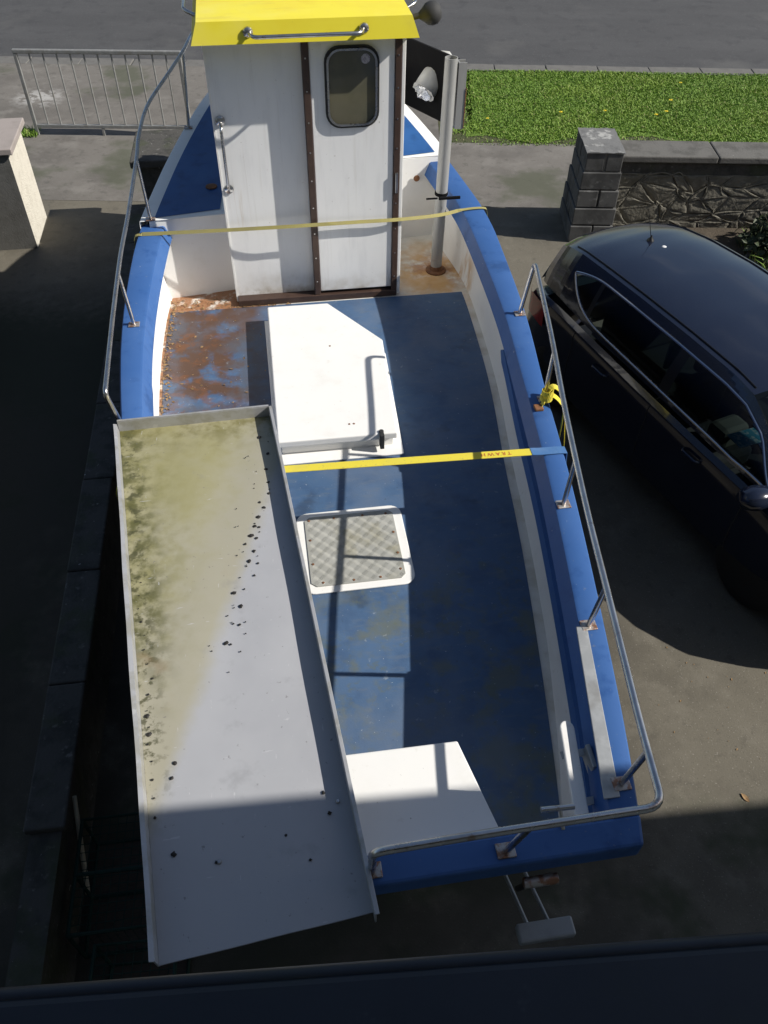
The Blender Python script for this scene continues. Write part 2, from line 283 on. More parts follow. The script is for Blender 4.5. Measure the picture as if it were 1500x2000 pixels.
# kerb stones along the road
kb = bpy.data.objects.new('kerb', None); COL.objects.link(kb); kb['kind'] = 'structure'
g = G().box(0,.905,0,.36,-.15,.012); first = obj('kerb_stone', g, 'kerb_stone', kb, bevel=.012); first.location = (-11,15.475,0)
for i in range(1, 22):
    c = first.copy(); COL.objects.link(c); c.location = (-11+.917*i+rng.normal()*.004, 15.475-.004*i+rng.normal()*.004, -.01+rng.normal()*.004); c.rotation_euler = (0,0,rng.normal()*.004)
# grass verge
g = G().add([(.755,12.364,-.006),(30,12.364,-.006),(30,15.45,-.006),(.755,15.45,-.006)], [(0,1,2,3)]); struct('verge_edge', g, 'verge_soil')
edge_ = []
for x in np.linspace(1.15, 12, 130): edge_.append((x, 12.56+.10*sin(x*2.1)+.06*sin(x*5.3)+rng.normal()*.03, 0))
g = G(); top = [(1.35+rng.normal()*.1, 15.42, 0)]+[(p[0]+.0, 15.42+rng.normal()*.012, 0) for p in edge_[1:]]
g.loft([edge_, [(p[0]+.15*(1 if i == 0 else 0), 13.5, 0) for i, p in enumerate(edge_)], top]); struct('verge_ground', g, 'verge_turf')
def grass(name, n, x0, x1, y0, y1, h0, h1, label, z=0., dry=.07, keep=None, wid=.006):
    x = rng.uniform(x0, x1, n); y = rng.uniform(y0, y1, n)
    nz = np.zeros(n)
    for k in range(10):
        a = rng.uniform(0, 2*pi); f = rng.uniform(1.2, 7.); nz += np.sin((x*cos(a)+y*sin(a))*f+rng.uniform(0,6))
    nz = (nz/10**.5)*.5
    if keep is not None:
        k = keep(x, y, nz); x, y, nz = x[k], y[k], nz[k]; n = len(x)
    h = rng.uniform(h0, h1, n)*(1+.35*nz); an = rng.uniform(0, 2*pi, n); ln = rng.uniform(.5, 1.7, n)*h; w = wid*rng.uniform(.6, 1.4, n)
    la = rng.uniform(0, 2*pi, n)
    V = np.zeros((n, 5, 3))
    cx, sx = np.cos(an)*w, np.sin(an)*w
    V[:,0] = np.stack([x-cx, y-sx, np.full(n, z)], 1); V[:,1] = np.stack([x+cx, y+sx, np.full(n, z)], 1)
    mx_, my_ = x+np.cos(la)*ln*.35, y+np.sin(la)*ln*.35
    V[:,2] = np.stack([mx_+cx*.8, my_+sx*.8, z+h*.6], 1); V[:,3] = np.stack([mx_-cx*.8, my_-sx*.8, z+h*.6], 1)
    V[:,4] = np.stack([x+np.cos(la)*ln, y+np.sin(la)*ln, z+h*.95], 1)
    me = bpy.data.meshes.new(name); b = np.arange(n)[:,None]*5
    F4 = (b+np.array([[0,1,2,3]])); F3 = (b+np.array([[3,2,4]]))
    me.vertices.add(n*5); me.vertices.foreach_set('co', V.reshape(-1))
    loops = np.concatenate([F4, F3], 1).reshape(-1); me.loops.add(len(loops)); me.loops.foreach_set('vertex_index', loops.astype(np.int32))
    st = np.empty((n,2), np.int32); st[:,0] = np.arange(n)*7; st[:,1] = np.arange(n)*7+4
    me.polygons.add(n*2); me.polygons.foreach_set('loop_start', st.reshape(-1)); me.update(calc_edges=True)
    t = np.clip(.45+.26*nz+rng.normal(0, .09, n), 0, .86); t = np.where(rng.random(n) < dry, rng.uniform(.82, 1, n), t)
    a_ = me.attributes.new('tint', 'FLOAT', 'POINT'); a_.data.foreach_set('value', np.repeat(t, 5).astype(np.float32))
    me.materials.append(MATS['grass']); o = bpy.data.objects.new(name, me); COL.objects.link(o); o['kind'] = 'stuff'
    return tag(o, label, 'grass')
grass('verge_grass', 150000, .85, 9.2, 12.28, 15.47, .012, .034, 'bright green grass strip between the kerb and the footpath', keep=lambda x, y, q: (q > -1.0) & (rng.random(len(x)) < np.clip(1.25+q*.9, .25, 1)) & ((y > 12.62+.16*np.sin(x*2.1)+.08*np.sin(x*5.3)) | (rng.random(len(x)) < .22)) & ((x > 1.5) | (rng.random(len(x)) < np.clip((x-.6)/1.2, .1, 1))))
DL = ['yellow dandelion nearest the grey pole, leftmost in the verge', 'second yellow dandelion from the left in the verge', 'yellow dandelion in the verge just behind the block pillar', 'yellow dandelion in the verge with another close on its left',
      'yellow dandelion midway across the verge, behind the close pair', 'yellow dandelion farthest away, near the kerb', 'yellow dandelion nearest the garden wall coping, left of the close pair']
for i, (x, y) in enumerate(((1.52,13.16),(2.70,13.43),(3.42,13.54),(4.39,13.52),(4.57,14.0),(4.93,14.82),(4.2,13.39))):
    t = thing('dandelion', DL[i], 'flower', (x, y, 0), rng.uniform(0, 6), 'dandelions in the verge')
    obj('stem', G().tube([(0,0,0),(.004,0,.05),(.0,.004,.085)], .003, 6), 'leaf_dark', t)
    p = G()
    for k in range(14):
        a = 2*pi*k/14; p.add([(0,0,.085),(cos(a-.2)*.034,sin(a-.2)*.034,.092),(cos(a)*.042,sin(a)*.042,.097),(cos(a+.2)*.034,sin(a+.2)*.034,.092)], [(0,1,2,3)])
    p.lathe([(.002,.08),(.018,.09),(.012,.102),(.001,.104)], (0,0,0), (0,0,1), 10); obj('bloom', p, 'petal', t); t.scale = (rng.uniform(.6,.85),)*3

# ------------------------------------------------------------------ galvanised guard rail on the footpath edge
t = thing('guard_rail', 'galvanised steel pedestrian guard rail with thin upright bars', 'railing', (-5.28,12.43,0), .012)
W = 2.30
obj('top_rail', G().box(-.03,W+.03,-.028,.028,1.11,1.165), 'galv_fence', t, bevel=.012)
obj('bottom_rail', G().box(.026,W-.026,-.022,.022,.10,.150), 'galv_fence', t, bevel=.008)
for x in (0, W): obj('post', G().box(x-.025,x+.025,-.025,.025,-.02,1.109), 'galv_fence', t, bevel=.008)
obj('foot', G().box(W*.43-.02,W*.43+.02,-.02,.02,-.02,.10), 'galv_fence', t, bevel=.006)
bar = G().tube([(0,0,.151),(0,0,1.109)], .0125, 8); b0 = None
for k in range(1, 12):
    if b0 is None: b0 = obj('bar', bar, 'galv_fence', t, smooth=True); b0.location.x = W*k/12
    else:
        c = b0.copy(); COL.objects.link(c); c.location.x = W*k/12
tg = grass('weed_tuft', 260, -5.62, -5.28, 12.30, 12.52, .05, .15, 'green weed tuft at the foot of the guard rail', dry=.1)
del tg['kind']; tg['category'] = 'weeds'

# ------------------------------------------------------------------ cream pier at the far left with its wall
t = thing('cream_pier', 'cream pebbledashed gate pier with flat brown-grey cap', 'pier', (-4.53,9.03,0), .16)
obj('shaft', G().box(-.27,.27,0,.80,-.02,1.13), 'render_cream', t, bevel=.01)
obj('front_face', G().box(-.268,.268,-.012,-.001,-.02,1.128), 'front_grey', t)  # front of the shaft in a darker grey than its sides
obj('cap', G().box(-.32,.33,-.05,.86,1.13,1.20), 'pier_cap', t, bevel=.01)
t = thing('side_wall', 'mottled grey concrete wall running back from the cream pier', 'wall', (-4.79,8.98,0), radians(9.0))
obj('wall_body', G().box(-.22,-.02,-9.2,-.02,-.02,.82), 'old_concrete', t, bevel=.01)
obj('wall_coping', G().box(-.25,.01,-9.2,-.04,.82,.87), 'coping', t, bevel=.008)
# ------------------------------------------------------------------ mossy gate pillar and the low wall that runs from it
t = thing('mossy_pillar', 'dark mossy concrete gate pillar with overhanging cap behind the bow', 'pillar', (-2.64,9.13,0), .14)
obj('shaft', G().box(-.19,.21,0,.70,-.02,1.0), 'old_concrete', t, bevel=.012)
g = G(); g.box(-.28,.30,-.07,.80,1.0,1.085); obj('cap', g, 'old_concrete', t, bevel=.015)
t = thing('low_wall', 'low dark concrete wall along the left of the boat', 'wall', (-2.88,9.08,0), radians(8.2))
obj('wall_body', G().box(-.085,.085,-9.1,-.02,-.02,.545), 'old_concrete', t)
y = -.05; k = 0
while y > -7.25:
    l = .92+rng.normal()*.01
    obj('coping_stone', G().box(-.115+rng.normal()*.004,.115+rng.normal()*.004,y-l,y-.008,.546,.605+rng.normal()*.003), 'old_concrete', t, bevel=.012); y -= l
# ------------------------------------------------------------------ block pillar and garden wall on the right
t = thing('block_pillar', 'grey concrete block gate pillar beside the car', 'pillar', (2.28,9.45,0), .0)
for ci in range(5):
    z0 = .216*ci; o_ = .012*(4-ci); x0, x1, y0, y1 = -o_, .44+o_, -o_, .71+o_
    def blk(a, b, c_, d):
        j = lambda: rng.uniform(-.004,.004)
        obj('block', G().box(a+.005+j(),b-.005+j(),c_+.005+j(),d-.005+j(),z0+.007+j()*.5,z0+.210+j()*.5), 'block_grey', t, bevel=.010, seg=3)
    if ci % 2 == 0:
        xm = (x0+x1)/2+.01
        for a, b in ((x0,xm-.004),(xm+.004,x1)):
            blk(a, b, y0, .355); blk(a, b, .36, y1)
    else:
        for a, b in ((y0,.235),(.24,.475),(.48,y1)): blk(x0, x1, a, b)
obj('mortar_core', G().box(.012,.428,.012,.698,-.02,1.076), 'mortar', t)
g = G(); n = 10
gv = [[(.0+.44*i/n-.004+(.008 if i in (n,) else 0), -.004+.718*j/n, 1.084+.012*rng.random()) for i in range(n+1)] for j in range(n+1)]
g.loft(gv); g.prism([(-.004,-.004),(.444,-.004),(.444,.714),(-.004,.714)], 1.078, 1.083); obj('top_screed', g, 'pillar_top', t, smooth=True)

t = thing('garden_wall', 'low garden wall with embossed stone facing and grey coping slabs', 'wall', (2.745,9.70,0), 0)
obj('wall_body', G().box(0,5.6,.06,.36,-.02,.872), 'rubble', t)
obj('plain_band', G().box(.002,5.6,.045,.062,.72,.870), 'old_concrete', t)
x = 0.
for l in (1.17,1.13,1.16,1.15,.95):
    obj('coping_slab', G().box(x+.006,x+l-.006,-.01,.47,.875,.955+rng.normal()*.002), 'coping', t, bevel=.015); x += l
# stones: an uneven net of cells, each one a domed stone with raised pointing between
NX, NZ = 15, 5; X1 = 3.6; Z1 = .715
px_ = np.zeros((NX+1, NZ+1)); pz_ = np.zeros((NX+1, NZ+1))
for i in range(NX+1):
    for j in range(NZ+1):
        px_[i,j] = np.clip(X1*i/NX + (.0 if i in (0,NX) else rng.normal()*.075) + (.045 if (j+i//3) % 2 else -.045)*(0 if i in (0,NX) else 1), .0, X1); pz_[i,j] = Z1*j/NZ + (0 if j in (0,NZ) else rng.normal()*.040)
for i in range(NX):
    for j in range(NZ):
        c4 = [Vector((px_[a,b],0,pz_[a,b])) for a, b in ((i,j),(i+1,j),(i+1,j+1),(i,j+1))]; ce = sum(c4, Vector())/4
        ring = []
        for k in range(4):
            for tt in (0, .35, .7): 
                p = c4[k].lerp(c4[(k+1)%4], tt); ring.append(p)
        def sh(p, s_, d): q = ce+(p-ce)*s_; return (q.x, d, q.z)
        tl = rng.normal()*.008; secs = []
        for s_, d in ((.97,.058),(.93,.043),(.72,.036),(.35,.040)):
            secs.append([sh(p+Vector((rng.normal()*.006,0,rng.normal()*.006)), s_, d+tl*(p.z-ce.z)*6+rng.normal()*.004) for p in ring])
        g = G().loft(secs, closed=True); g.f.append(tuple(range(3*12, 4*12))); obj('stone', g, 'rubble', t, smooth=True, angle=60)
ms = G()
for i in range(NX+1):
    for j in range(NZ+1):
        for (a, b) in ((i+1,j),(i,j+1)):
            if a <= NX and b <= NZ:
                p, q = Vector((px_[i,j],.047,pz_[i,j])), Vector((px_[a,b],.047,pz_[a,b])); mid = (p+q)/2+Vector((rng.normal()*.02,-.006+rng.normal()*.005,rng.normal()*.02))
                ms.tube(catmull([p,mid,q],4), [.007+.005*rng.random() for _ in range(9)], 6)
obj('pointing', ms, 'rubble', t, smooth=True, kind='stuff')
# garden bed behind the car
g = G().prism([(4.15,7.2),(9,5.2),(9,9.74),(3.6,9.74)], -.01, .05); struct('garden_bed', g, 'soil')
w_ = grass('kerb_weeds', 900, 2.2, 6.5, 9.50, 9.70, .02, .09, 'thin weeds along the foot of the garden wall', dry=.3, keep=lambda x, y, q: q > .1)
grass('bed_weeds', 2600, 4.35, 7.2, 7.6, 9.5, .05, .20, 'rough sunlit weeds and grass in the garden bed behind the car', z=.05, dry=.35, keep=lambda x, y, q: (x-4.3+(9.3-y)*.0 > .0) & (q > -.3) & (y < 9.35), wid=.007)
def leafy(name, label, loc, r, n, mt, cat, seed, stems=6):
    rr = np.random.default_rng(seed); t = thing(name, label, cat, loc)
    st = G()
    for k in range(stems):
        a = rr.uniform(0, 2*pi); st.tube([(0,0,-.02),(cos(a)*r*.3,sin(a)*r*.3,r*.5),(cos(a)*r*.7,sin(a)*r*.7,r*1.0)], [.012,.008,.003], 6)
    obj('stems', st, 'wood', t)
    lf = G()
    for k in range(n):
        d = Vector(rr.normal(size=3)); d.normalize(); p = d*r*rr.uniform(.35, 1)**.6; p.z = abs(p.z)*.9+r*.15
        p += Vector(rr.normal(size=3))*r*.12
        a = Vector(rr.normal(size=3)); a.normalize(); b = a.orthogonal().normalized(); l = r*rr.uniform(.10, .2); w = l*.42
        c = a.cross(b)*l*.12
        lf.add([p-a*l, p+b*w+c, p+a*l, p-b*w+c], [(0,1,2),(0,2,3)])
    obj('foliage', lf, mt, t); return t
leafy('shrub', 'dark reddish shrub against the garden wall', (4.75,9.15,.05), .42, 900, 'leaf_dark', 'shrub', 3)
leafy('shrub', 'low dark shrub at the far edge of the picture behind the car', (5.6,8.5,.05), .4, 800, 'leaf_dark', 'shrub', 5)
sg = G()
for i in range(60):
    s_ = rng.uniform(.015, .05); x, y = rng.uniform(4.1, 5.6), 7.6+rng.uniform(0, 1.5)
    ring = [(cos(2*pi*k/7)*s_*rng.uniform(.7,1.1), sin(2*pi*k/7)*s_*rng.uniform(.6,1)) for k in range(7)]
    sg.loft([[(x+a*q, y+b*q, .045+h*s_) for a, b in ring] for q, h in ((1,0),(.95,.4),(.55,.75))], closed=True, cap=True)
o = obj('bed_stones', sg, 'kerb_stone', None, smooth=True, kind='stuff'); tag(o, 'small pale stones scattered over the garden bed', 'stones')

# ------------------------------------------------------------------ the house under the window
HY = radians(6.3)
house = thing('house', 'house with dark navy canopy ledge below the upstairs window', 'house', (0,0.03,0), HY)
obj('wall', G().box(-6,13,-.75,-.45,-.02,5.55), 'house_render', house)
obj('canopy', G().prism([(-3.2,-.449),(3.2,-.449),(3.2,.172),(-3.2,.362)], 3.70, [3.84,3.84,3.8,3.8]), 'ledge_navy', house, bevel=.012, seg=3)
obj('canopy_lip', G().tube([(-3.2,.364,3.785),(3.2,.174,3.785)], .013, 10), 'ledge_navy', house, smooth=True)
obj('soffit', G().box(-6.1,13.1,-.45,.16,5.50,5.56), 'upvc', house)
obj('gutter', G().tube([(-6.1,.215,5.55),(13.1,.215,5.55)], .055, 12), 'upvc', house, smooth=True)
obj('roof', G().prism([(-6.2,-6.0),(13.2,-6.0),(13.2,.20),(-6.2,.20)], [9.0,9.0,5.565,5.565], [9.1,9.1,5.625,5.625]), 'slate', house)
w = obj('window', G().box(-.75,.75,-.455,-.42,4.55,5.40), 'upvc', house, bevel=.01)
for s_ in (-1, 1): obj('pane', G().box(-.36+s_*.36-.33+.36,-.36+s_*.36+.33+.36,-.418,-.412,4.62,5.33), 'window_glass', w)


# ================================================================== THE BOAT (local frame: x to starboard, y to the bow, origin on the ground under the cabin door)
BY = radians(9.2)
boat = thing('fishing_boat', 'blue and white fishing boat with yellow-roofed wheelhouse on a trailer', 'boat', (-.5728,5.7443,0), BY)
ZF = 1.45
HT = np.array([(-4.77,.813),(-4.48,.88),(-4.2,.93),(-3.9,.98),(-3.55,1.035),(-3.13,1.097),(-2.67,1.157),(-2.08,1.215),(-1.6,1.27),(-1.22,1.3),(-.67,1.318),(0,1.315),(.5,1.235),(1.05,1.135),(1.65,.985),(2.18,.82),(2.7,.55),(3.1,.25),(3.3,.02)])
CT = np.array([(-4.77,-.04),(-2.08,-.035),(-1.2,-.01),(-.67,.005),(0,.035),(1,.055),(2,.07),(3.3,.07)])
def _sm(T):
    vv = np.linspace(T[0,0], T[-1,0], 400); hh = np.interp(vv, T[:,0], T[:,1]); k = np.ones(31)/31
    pad = np.concatenate([2*hh[0]-hh[15:0:-1], hh, 2*hh[-1]-hh[-2:-17:-1]]); return vv, np.convolve(pad, k, 'valid')
HV, HH = _sm(HT); CV, CC = _sm(CT)
Hf = lambda v: float(np.interp(v, HV, HH)); Cf = lambda v: float(np.interp(v, CV, CC))
ZG = lambda v: 2.034+.018*max(0, v+1)**2
Wf = lambda v: .10+.06*min(1, max(0, (v+2.2)/2))
edge = lambda v, s_, d: Cf(v)+s_*(Hf(v)-d)
# hull
g = G(); secs = []
for v in np.linspace(-4.72, 3.28, 44):
    q = max(0, (v-.3)/3.0); row = []
    for s_ in (1, -1):
        pts = [(edge(v,s_,.012), ZG(v)-.03), (edge(v,s_,.02+.10*q), ZG(v)-.38), (edge(v,s_,.05+.08*q), 1.40), (Cf(v)+s_*Hf(v)*(.86-.35*q), 1.10+.22*q), (Cf(v)+s_*Hf(v)*.45*(1-.5*q), .80+.75*q*q), (Cf(v)+s_*.03, .66+1.1*q**2.4)]
        rk = min(1, max(0, (-3.5-v)/1.1))
        row += [(p[0], v+.42*rk*max(0, 1.95-p[1]), p[1]) for p in (pts if s_ == 1 else pts[::-1])]
    secs.append(row)
g.loft(secs); g.f.append(tuple(range(len(secs[0])))); obj('hull', g, 'hull_navy', boat, smooth=True, angle=50)
# cockpit sole: white margin sheet and blue painted panel 4 mm above
def strip(v0, v1, fa, fb, z, n=40):
    return G().loft([[(fa(v), v, z(v)), (fb(v), v, z(v))] for v in np.linspace(v0, v1, n)])
zc = lambda z: (lambda v: z)
g = strip(-4.44, .9, lambda v: edge(v,-1,.06), lambda v: edge(v,1,.06), zc(ZF-.002)); obj('cockpit_sole', g, 'floor_white', boat)
g = strip(-4.43, -.10, lambda v: edge(v,-1,.135), lambda v: edge(v,1,.165), zc(ZF+.003)); obj('sole_panel', g, 'floor_blue', boat)
# inner bulwark linings
for s_, v1 in ((-1,.13),(1,.90)):
    g = G().loft([[(edge(v,s_,d_), v+.42*min(1, max(0, (-3.5-v)/1.1))*max(0, 1.95-z_), z_) for d_, z_ in ((.115,ZF-.01),(.10,ZF+.03),(.085,ZF+.2),(.075,ZG(v)-.06))] for v in np.linspace(-4.655, v1, 40)])
    obj('bulwark_lining', g, 'white_gel', boat, smooth=True)
g = G().loft([[(edge(-4.65,s_,.05),-4.645+.42*(1.95-z_),z_) for s_ in (-1,1)] for z_ in (ZF-.02,1.95)]); obj('transom_lining', g, 'white_gel', boat)
# gunwale caps
for s_, v1 in ((-1,.150),(1,.905)):
    secs = []
    for v in np.linspace(-4.661, v1, 60):
        z = ZG(v); w = Wf(v)
        secs.append([(edge(v,s_,-.012), v, z-.085), (edge(v,s_,-.018), v, z-.02), (edge(v,s_,-.008), v, z-.003), (edge(v,s_,.012), v, z), (edge(v,s_,w-.014), v, z), (edge(v,s_,w), v, z-.006), (edge(v,s_,w+.038), v, z-.105), (edge(v,s_,w+.025), v, z-.112), (edge(v,s_,.05), v, z-.112)])
    g = G().loft(secs, closed=True, cap=True); obj('gunwale', g, 'gunwale_blue', boat, smooth=True, angle=25)
g = G().prism([(edge(-4.77,-1,-.015),-4.775),(edge(-4.77,1,-.015),-4.775),(edge(-4.66,1,-.018),-4.662),(edge(-4.66,-1,-.018),-4.662)], 1.93, 2.034); obj('transom_cap', g, 'gunwale_blue', boat, bevel=.012)
# blue strakes along the lining
for s_, v0 in ((-1,-1.35),(1,-1.32)):
    secs = []
    vv = np.linspace(v0, -4.56, 50)
    for i, v in enumerate(vv):
        h = min(1, sqrt(max(0, (v0-v)/.05+.02))); zc_ = ZF+.285; hh_ = .055*h
        a, b = edge(v,s_,.088), edge(v,s_,.118)
        secs.append([(a,v,zc_-hh_),(b,v,zc_-hh_+.004*h),(b,v,zc_+hh_-.004*h),(a,v,zc_+hh_)])
    g = G().loft(secs, closed=True, cap=True); obj('strake', g, 'gunwale_blue', boat)
# foredeck, its lip and bulkheads
ZD = lambda v: ZG(v)+.05
vp = lambda v: .125 if v < .125 else v
g = G()
vv = np.linspace(.0, 3.285, 50)
g.loft([[(edge(v,-1,-.012), .105+v*(3.285-.105)/3.285, 0) for _ in (0,)]+[(0,0,0)] for v in vv][:0] or [[(edge(v,-1,-.014), v, ZD(v)-.10), (edge(v,-1,-.010), v, ZD(v)-.004), (edge(v,-1,.004), v, ZD(v)), (edge(v,-1,.05), v, ZD(v)), (0.0, v+.09*(1-(v-.105)/3.2), ZD(v+.05))] for v in np.linspace(.105, 3.285, 46)])
g.loft([[(edge(v,1,-.014), v, ZD(v)-.10), (edge(v,1,-.010), v, ZD(v)-.004), (edge(v,1,.004), v, ZD(v)), (edge(v,1,.05), v, ZD(v)), (0.0, v-.06*(1-(v-.875)/2.41), ZD(v))] for v in np.linspace(.875, 3.285, 36)])
fd = obj('foredeck', g, 'white_gel', boat, smooth=True, angle=30)
def panel(s_, v0, v1, chamfer):
    rows = []
    for v in np.linspace(v0, v1, 30):
        a = edge(v,s_,.095); b = s_*.645
        if s_ < 0: b = -.645-.03*max(0, 1-(v-v0)/.35)
        if abs(a) <= abs(b): break
        vb = v+(.075*max(0, 1-(v-v0)/.8) if s_ < 0 else -.07*max(0, 1-(v-v0)/.8))
        rows.append([(a, v, ZD(v)+.004), ((a+b)/2, (v+vb)/2, ZD(v)+.004), (b, vb, ZD(vb)+.004)])
    obj('deck_panel', G().loft(rows), 'deck_blue', fd)
panel(-1, .145, 2.3, 1); panel(1, .93, 2.3, 1)
obj('deck_plate', G().lathe([(.045,0),(.045,.008),(.03,.012),(.005,.012)], (-.735,.56,ZD(.56)+.004), (0,0,1), 20), 'rust', fd, smooth=True)
g = G().prism([(edge(.1,-1,.06),.108),(-.60,.185),(-.60,.215),(edge(.1,-1,.06),.14)], ZF-.01, ZD(.12)-.004); obj('bulkhead', g, 'white_gel', boat)
g = G().prism([(.62,.825),(edge(.88,1,.06),.88),(edge(.88,1,.06),.91),(.62,.86)], ZF-.01, ZD(.86)-.004); obj('bulkhead', g, 'white_gel', boat)
obj('cable_gland', G().lathe([(.026,0),(.026,.006),(.012,.008)], (.95,.842,1.98), (0,-1,0), 16), 'rust', boat, smooth=True)

# ------------------------------------------------------------------ wheelhouse
ZT = 3.352
g = G(); g.box(-.625,.0,0,.04,ZF-.01,ZT-.002); g.box(.0,.628,.001,.04,ZF-.01,ZT-.002); obj('cabin_back', g, 'cabin_white', boat)
obj('cabin_side', G().box(-.625,-.59,.041,1.95,ZF-.01,ZT-.002), 'cabin_white', boat)
cs = obj('cabin_side', G().box(.593,.628,.041,1.95,ZF-.01,ZT-.002), 'cabin_white', boat)
obj('cabin_front', G().box(-.589,.592,1.91,1.95,ZF-.01,ZT-.002), 'cabin_white', boat)
obj('corner_bead', G().box(-.632,-.620,-.006,-.001,ZF+.0,ZT-.004), 'white_gel', boat)
# sliding door, its brown posts and track
door = obj('door', G().box(.034,.598,-.062,-.022,1.525,3.33), 'cabin_white', boat, bevel=.006)
for a, b in ((-.012,.033),(.599,.641)):
    obj('door_post', G().box(a,b,-.075,.0,1.47,ZT-.004), 'brown_trim', boat, bevel=.004)
obj('door_jamb', G().box(.642,.668,-.07,.045,1.46,ZT-.004), 'white_gel', boat, bevel=.004)
obj('door_track', G().box(-.618,.640,-.085,-.001,1.452,1.502), 'brown_trim', boat, bevel=.004)
wc = ((.142+.48)/2, (3.274+2.789)/2); hx, hy = .169, .2425
def ringprism(o_, i_, y0, y1):
    n = len(o_); g = G(); v = [(p[0],y0,p[1]) for p in o_]+[(p[0],y1,p[1]) for p in o_]+[(p[0],y0,p[1]) for p in i_]+[(p[0],y1,p[1]) for p in i_]; f = []
    for k in range(n):
        j = (k+1) % n; f += [(k,j,n+j,n+k),(2*n+k,3*n+k,3*n+j,2*n+j),(n+k,n+j,3*n+j,3*n+k),(k,2*n+k,2*n+j,j)]
    return g.add(v, f)
obj('window_gasket', ringprism(rrect(*wc,hx+.012,hy+.012,.10), rrect(*wc,hx-.008,hy-.008,.085), -.060, -.078), 'rubber', door)
obj('window_frame', ringprism(rrect(*wc,hx-.002,hy-.002,.09), rrect(*wc,hx-.015,hy-.015,.078), -.077, -.088), 'stainless', door, smooth=True)
pl = rrect(*wc,hx-.014,hy-.014,.078); g = G().add([(p[0],-.072,p[1]) for p in pl], [tuple(range(len(pl)))]); obj('window_pane', g, 'window_glass', door)
g = G().add([(.401+.030*cos(2*pi*k/20),-.0745,3.205+.030*sin(2*pi*k/20)) for k in range(20)], [tuple(range(20))]); obj('round_sticker', g, 'sticker', door)
obj('door_lock', G().box(.612,.630,-.088,-.075,2.30,2.45), 'stainless', boat, bevel=.004)
for a in (.010,.620):
    for z in np.linspace(1.62,3.22,9): obj('post_screw', G().lathe([(.006,0),(.005,.003)], (a,-.075,z), (0,-1,0), 8), 'stainless', boat)
obj('drip_strip', G().box(-.622,-.015,-.012,-.001,3.300,3.318), 'white_gel', boat, bevel=.003)
# grab handle on the left panel
h = obj('grab_handle', G().tube(rounded([(-.579,-.002,2.83),(-.579,-.062,2.80),(-.581,-.062,2.40),(-.581,-.002,2.37)], .03), .011, 12), 'stainless', boat, smooth=True)
for z in (2.835, 2.365): obj('handle_rose', G().lathe([(.033,0),(.032,.008),(.018,.016),(.004,.018)], (-.58,-.001,z), (0,-1,0), 18), 'stainless', h, smooth=True)
# roof
def rrow(z, hx_, y0, y1, c0=.02): return [(c0-hx_,y0,z),(c0+hx_,y0,z),(c0+hx_,y1,z),(c0-hx_,y1,z)]
g = G()
ring0, ring1 = rrow(ZT,.708,-.20,2.15), rrow(3.474,.662,-.178,2.11)
g.add(ring0+ring1, [(0,1,5,4),(1,2,6,5),(2,3,7,6),(3,0,4,7),(0,3,2,1)])
nx = 12; rows = []
for j in range(9):
    y_ = -.178+(2.11+.178)*j/8; rows.append([(.02-.662+1.324*i/nx, y_, 3.474+.028*(1-(2*i/nx-1)**2)*min(1,(j/8)*3)+ .0) for i in range(nx+1)])
g.loft(rows); roof = obj('roof', g, 'roof_yellow', boat, smooth=True, angle=30)
h = obj('roof_rail', G().tube(rounded([(-.335,-.19,3.415),(-.31,-.262,3.405),(.35,-.262,3.408),(.375,-.19,3.418)], .035), .012, 12), 'stainless', roof, smooth=True)
for x in (-.337,.377): obj('rail_rose', G().lathe([(.032,0),(.03,.012),(.016,.022),(.004,.024)], (x,-.188,3.416), (0,-1,-.15), 18), 'stainless', h, smooth=True)
for s_ in (-1,1): obj('side_rail', G().tube(rounded([(.02+s_*.655,.10,3.43),(.02+s_*.745,.14,3.46),(.02+s_*.745,1.6,3.46),(.02+s_*.655,1.64,3.43)], .05), .012, 10), 'stainless', roof, smooth=True)
hb = obj('horn', G().lathe([(.018,-.10),(.018,.0),(.040,.03),(.062,.055),(.070,.085),(.066,.115),(.045,.14),(.01,.15)], (.755,.00,3.42), (.85,.1,.1), 20), 'rubber_ball', roof, smooth=True)

# ------------------------------------------------------------------ pole, its channel, board and lamp on the starboard side
pole = obj('pole', G().loft([[(1.031+.0216*t_+r*cos(a), .259+.019*t_+r*sin(a), ZF+1.63*t_) for a in np.linspace(0,2*pi,20,endpoint=False)] for t_, r in ((0,.046),(.55,.046),(1,.046),(1,.040),(.9,.040))], closed=True, cap=True), 'pole_grey', boat, smooth=True)
obj('pole_flange', G().lathe([(.085,0),(.085,.012),(.055,.02),(.05,.045),(.046,.05)], (1.031,.259,ZF-.002), (0,0,1), 20), 'rust', pole, smooth=True)
obj('channel', G().prism([(1.105,.255),(1.165,.255),(1.165,.262),(1.113,.262),(1.113,.32),(1.165,.32),(1.165,.327),(1.105,.327)], 2.60, 3.05), 'pole_grey', pole)
obj('rusty_strip', G().box(1.1655,1.172,.25,.33,2.605,2.88), 'rust', pole, bevel=.003)
obj('pole_clamp', G().box(1.0,1.17,.165,.185,2.105,2.125).tube([(.90,.17,2.12),(.99,.17,2.12)], .008, 8).lathe([(.052,-.012),(.052,.012)], (1.038,.264,2.115), (0,0,1), 20), 'black_board', pole, bevel=.003)
bd = obj('side_board', G().prism([(1.115,.325),(1.13,.338),(.655,1.20),(.64,1.187)], 2.58, 3.05), 'black_board', boat)
LO, LA = Vector((1.035,.63,2.87)), Vector((-.62,-.45,-.55)).normalized()
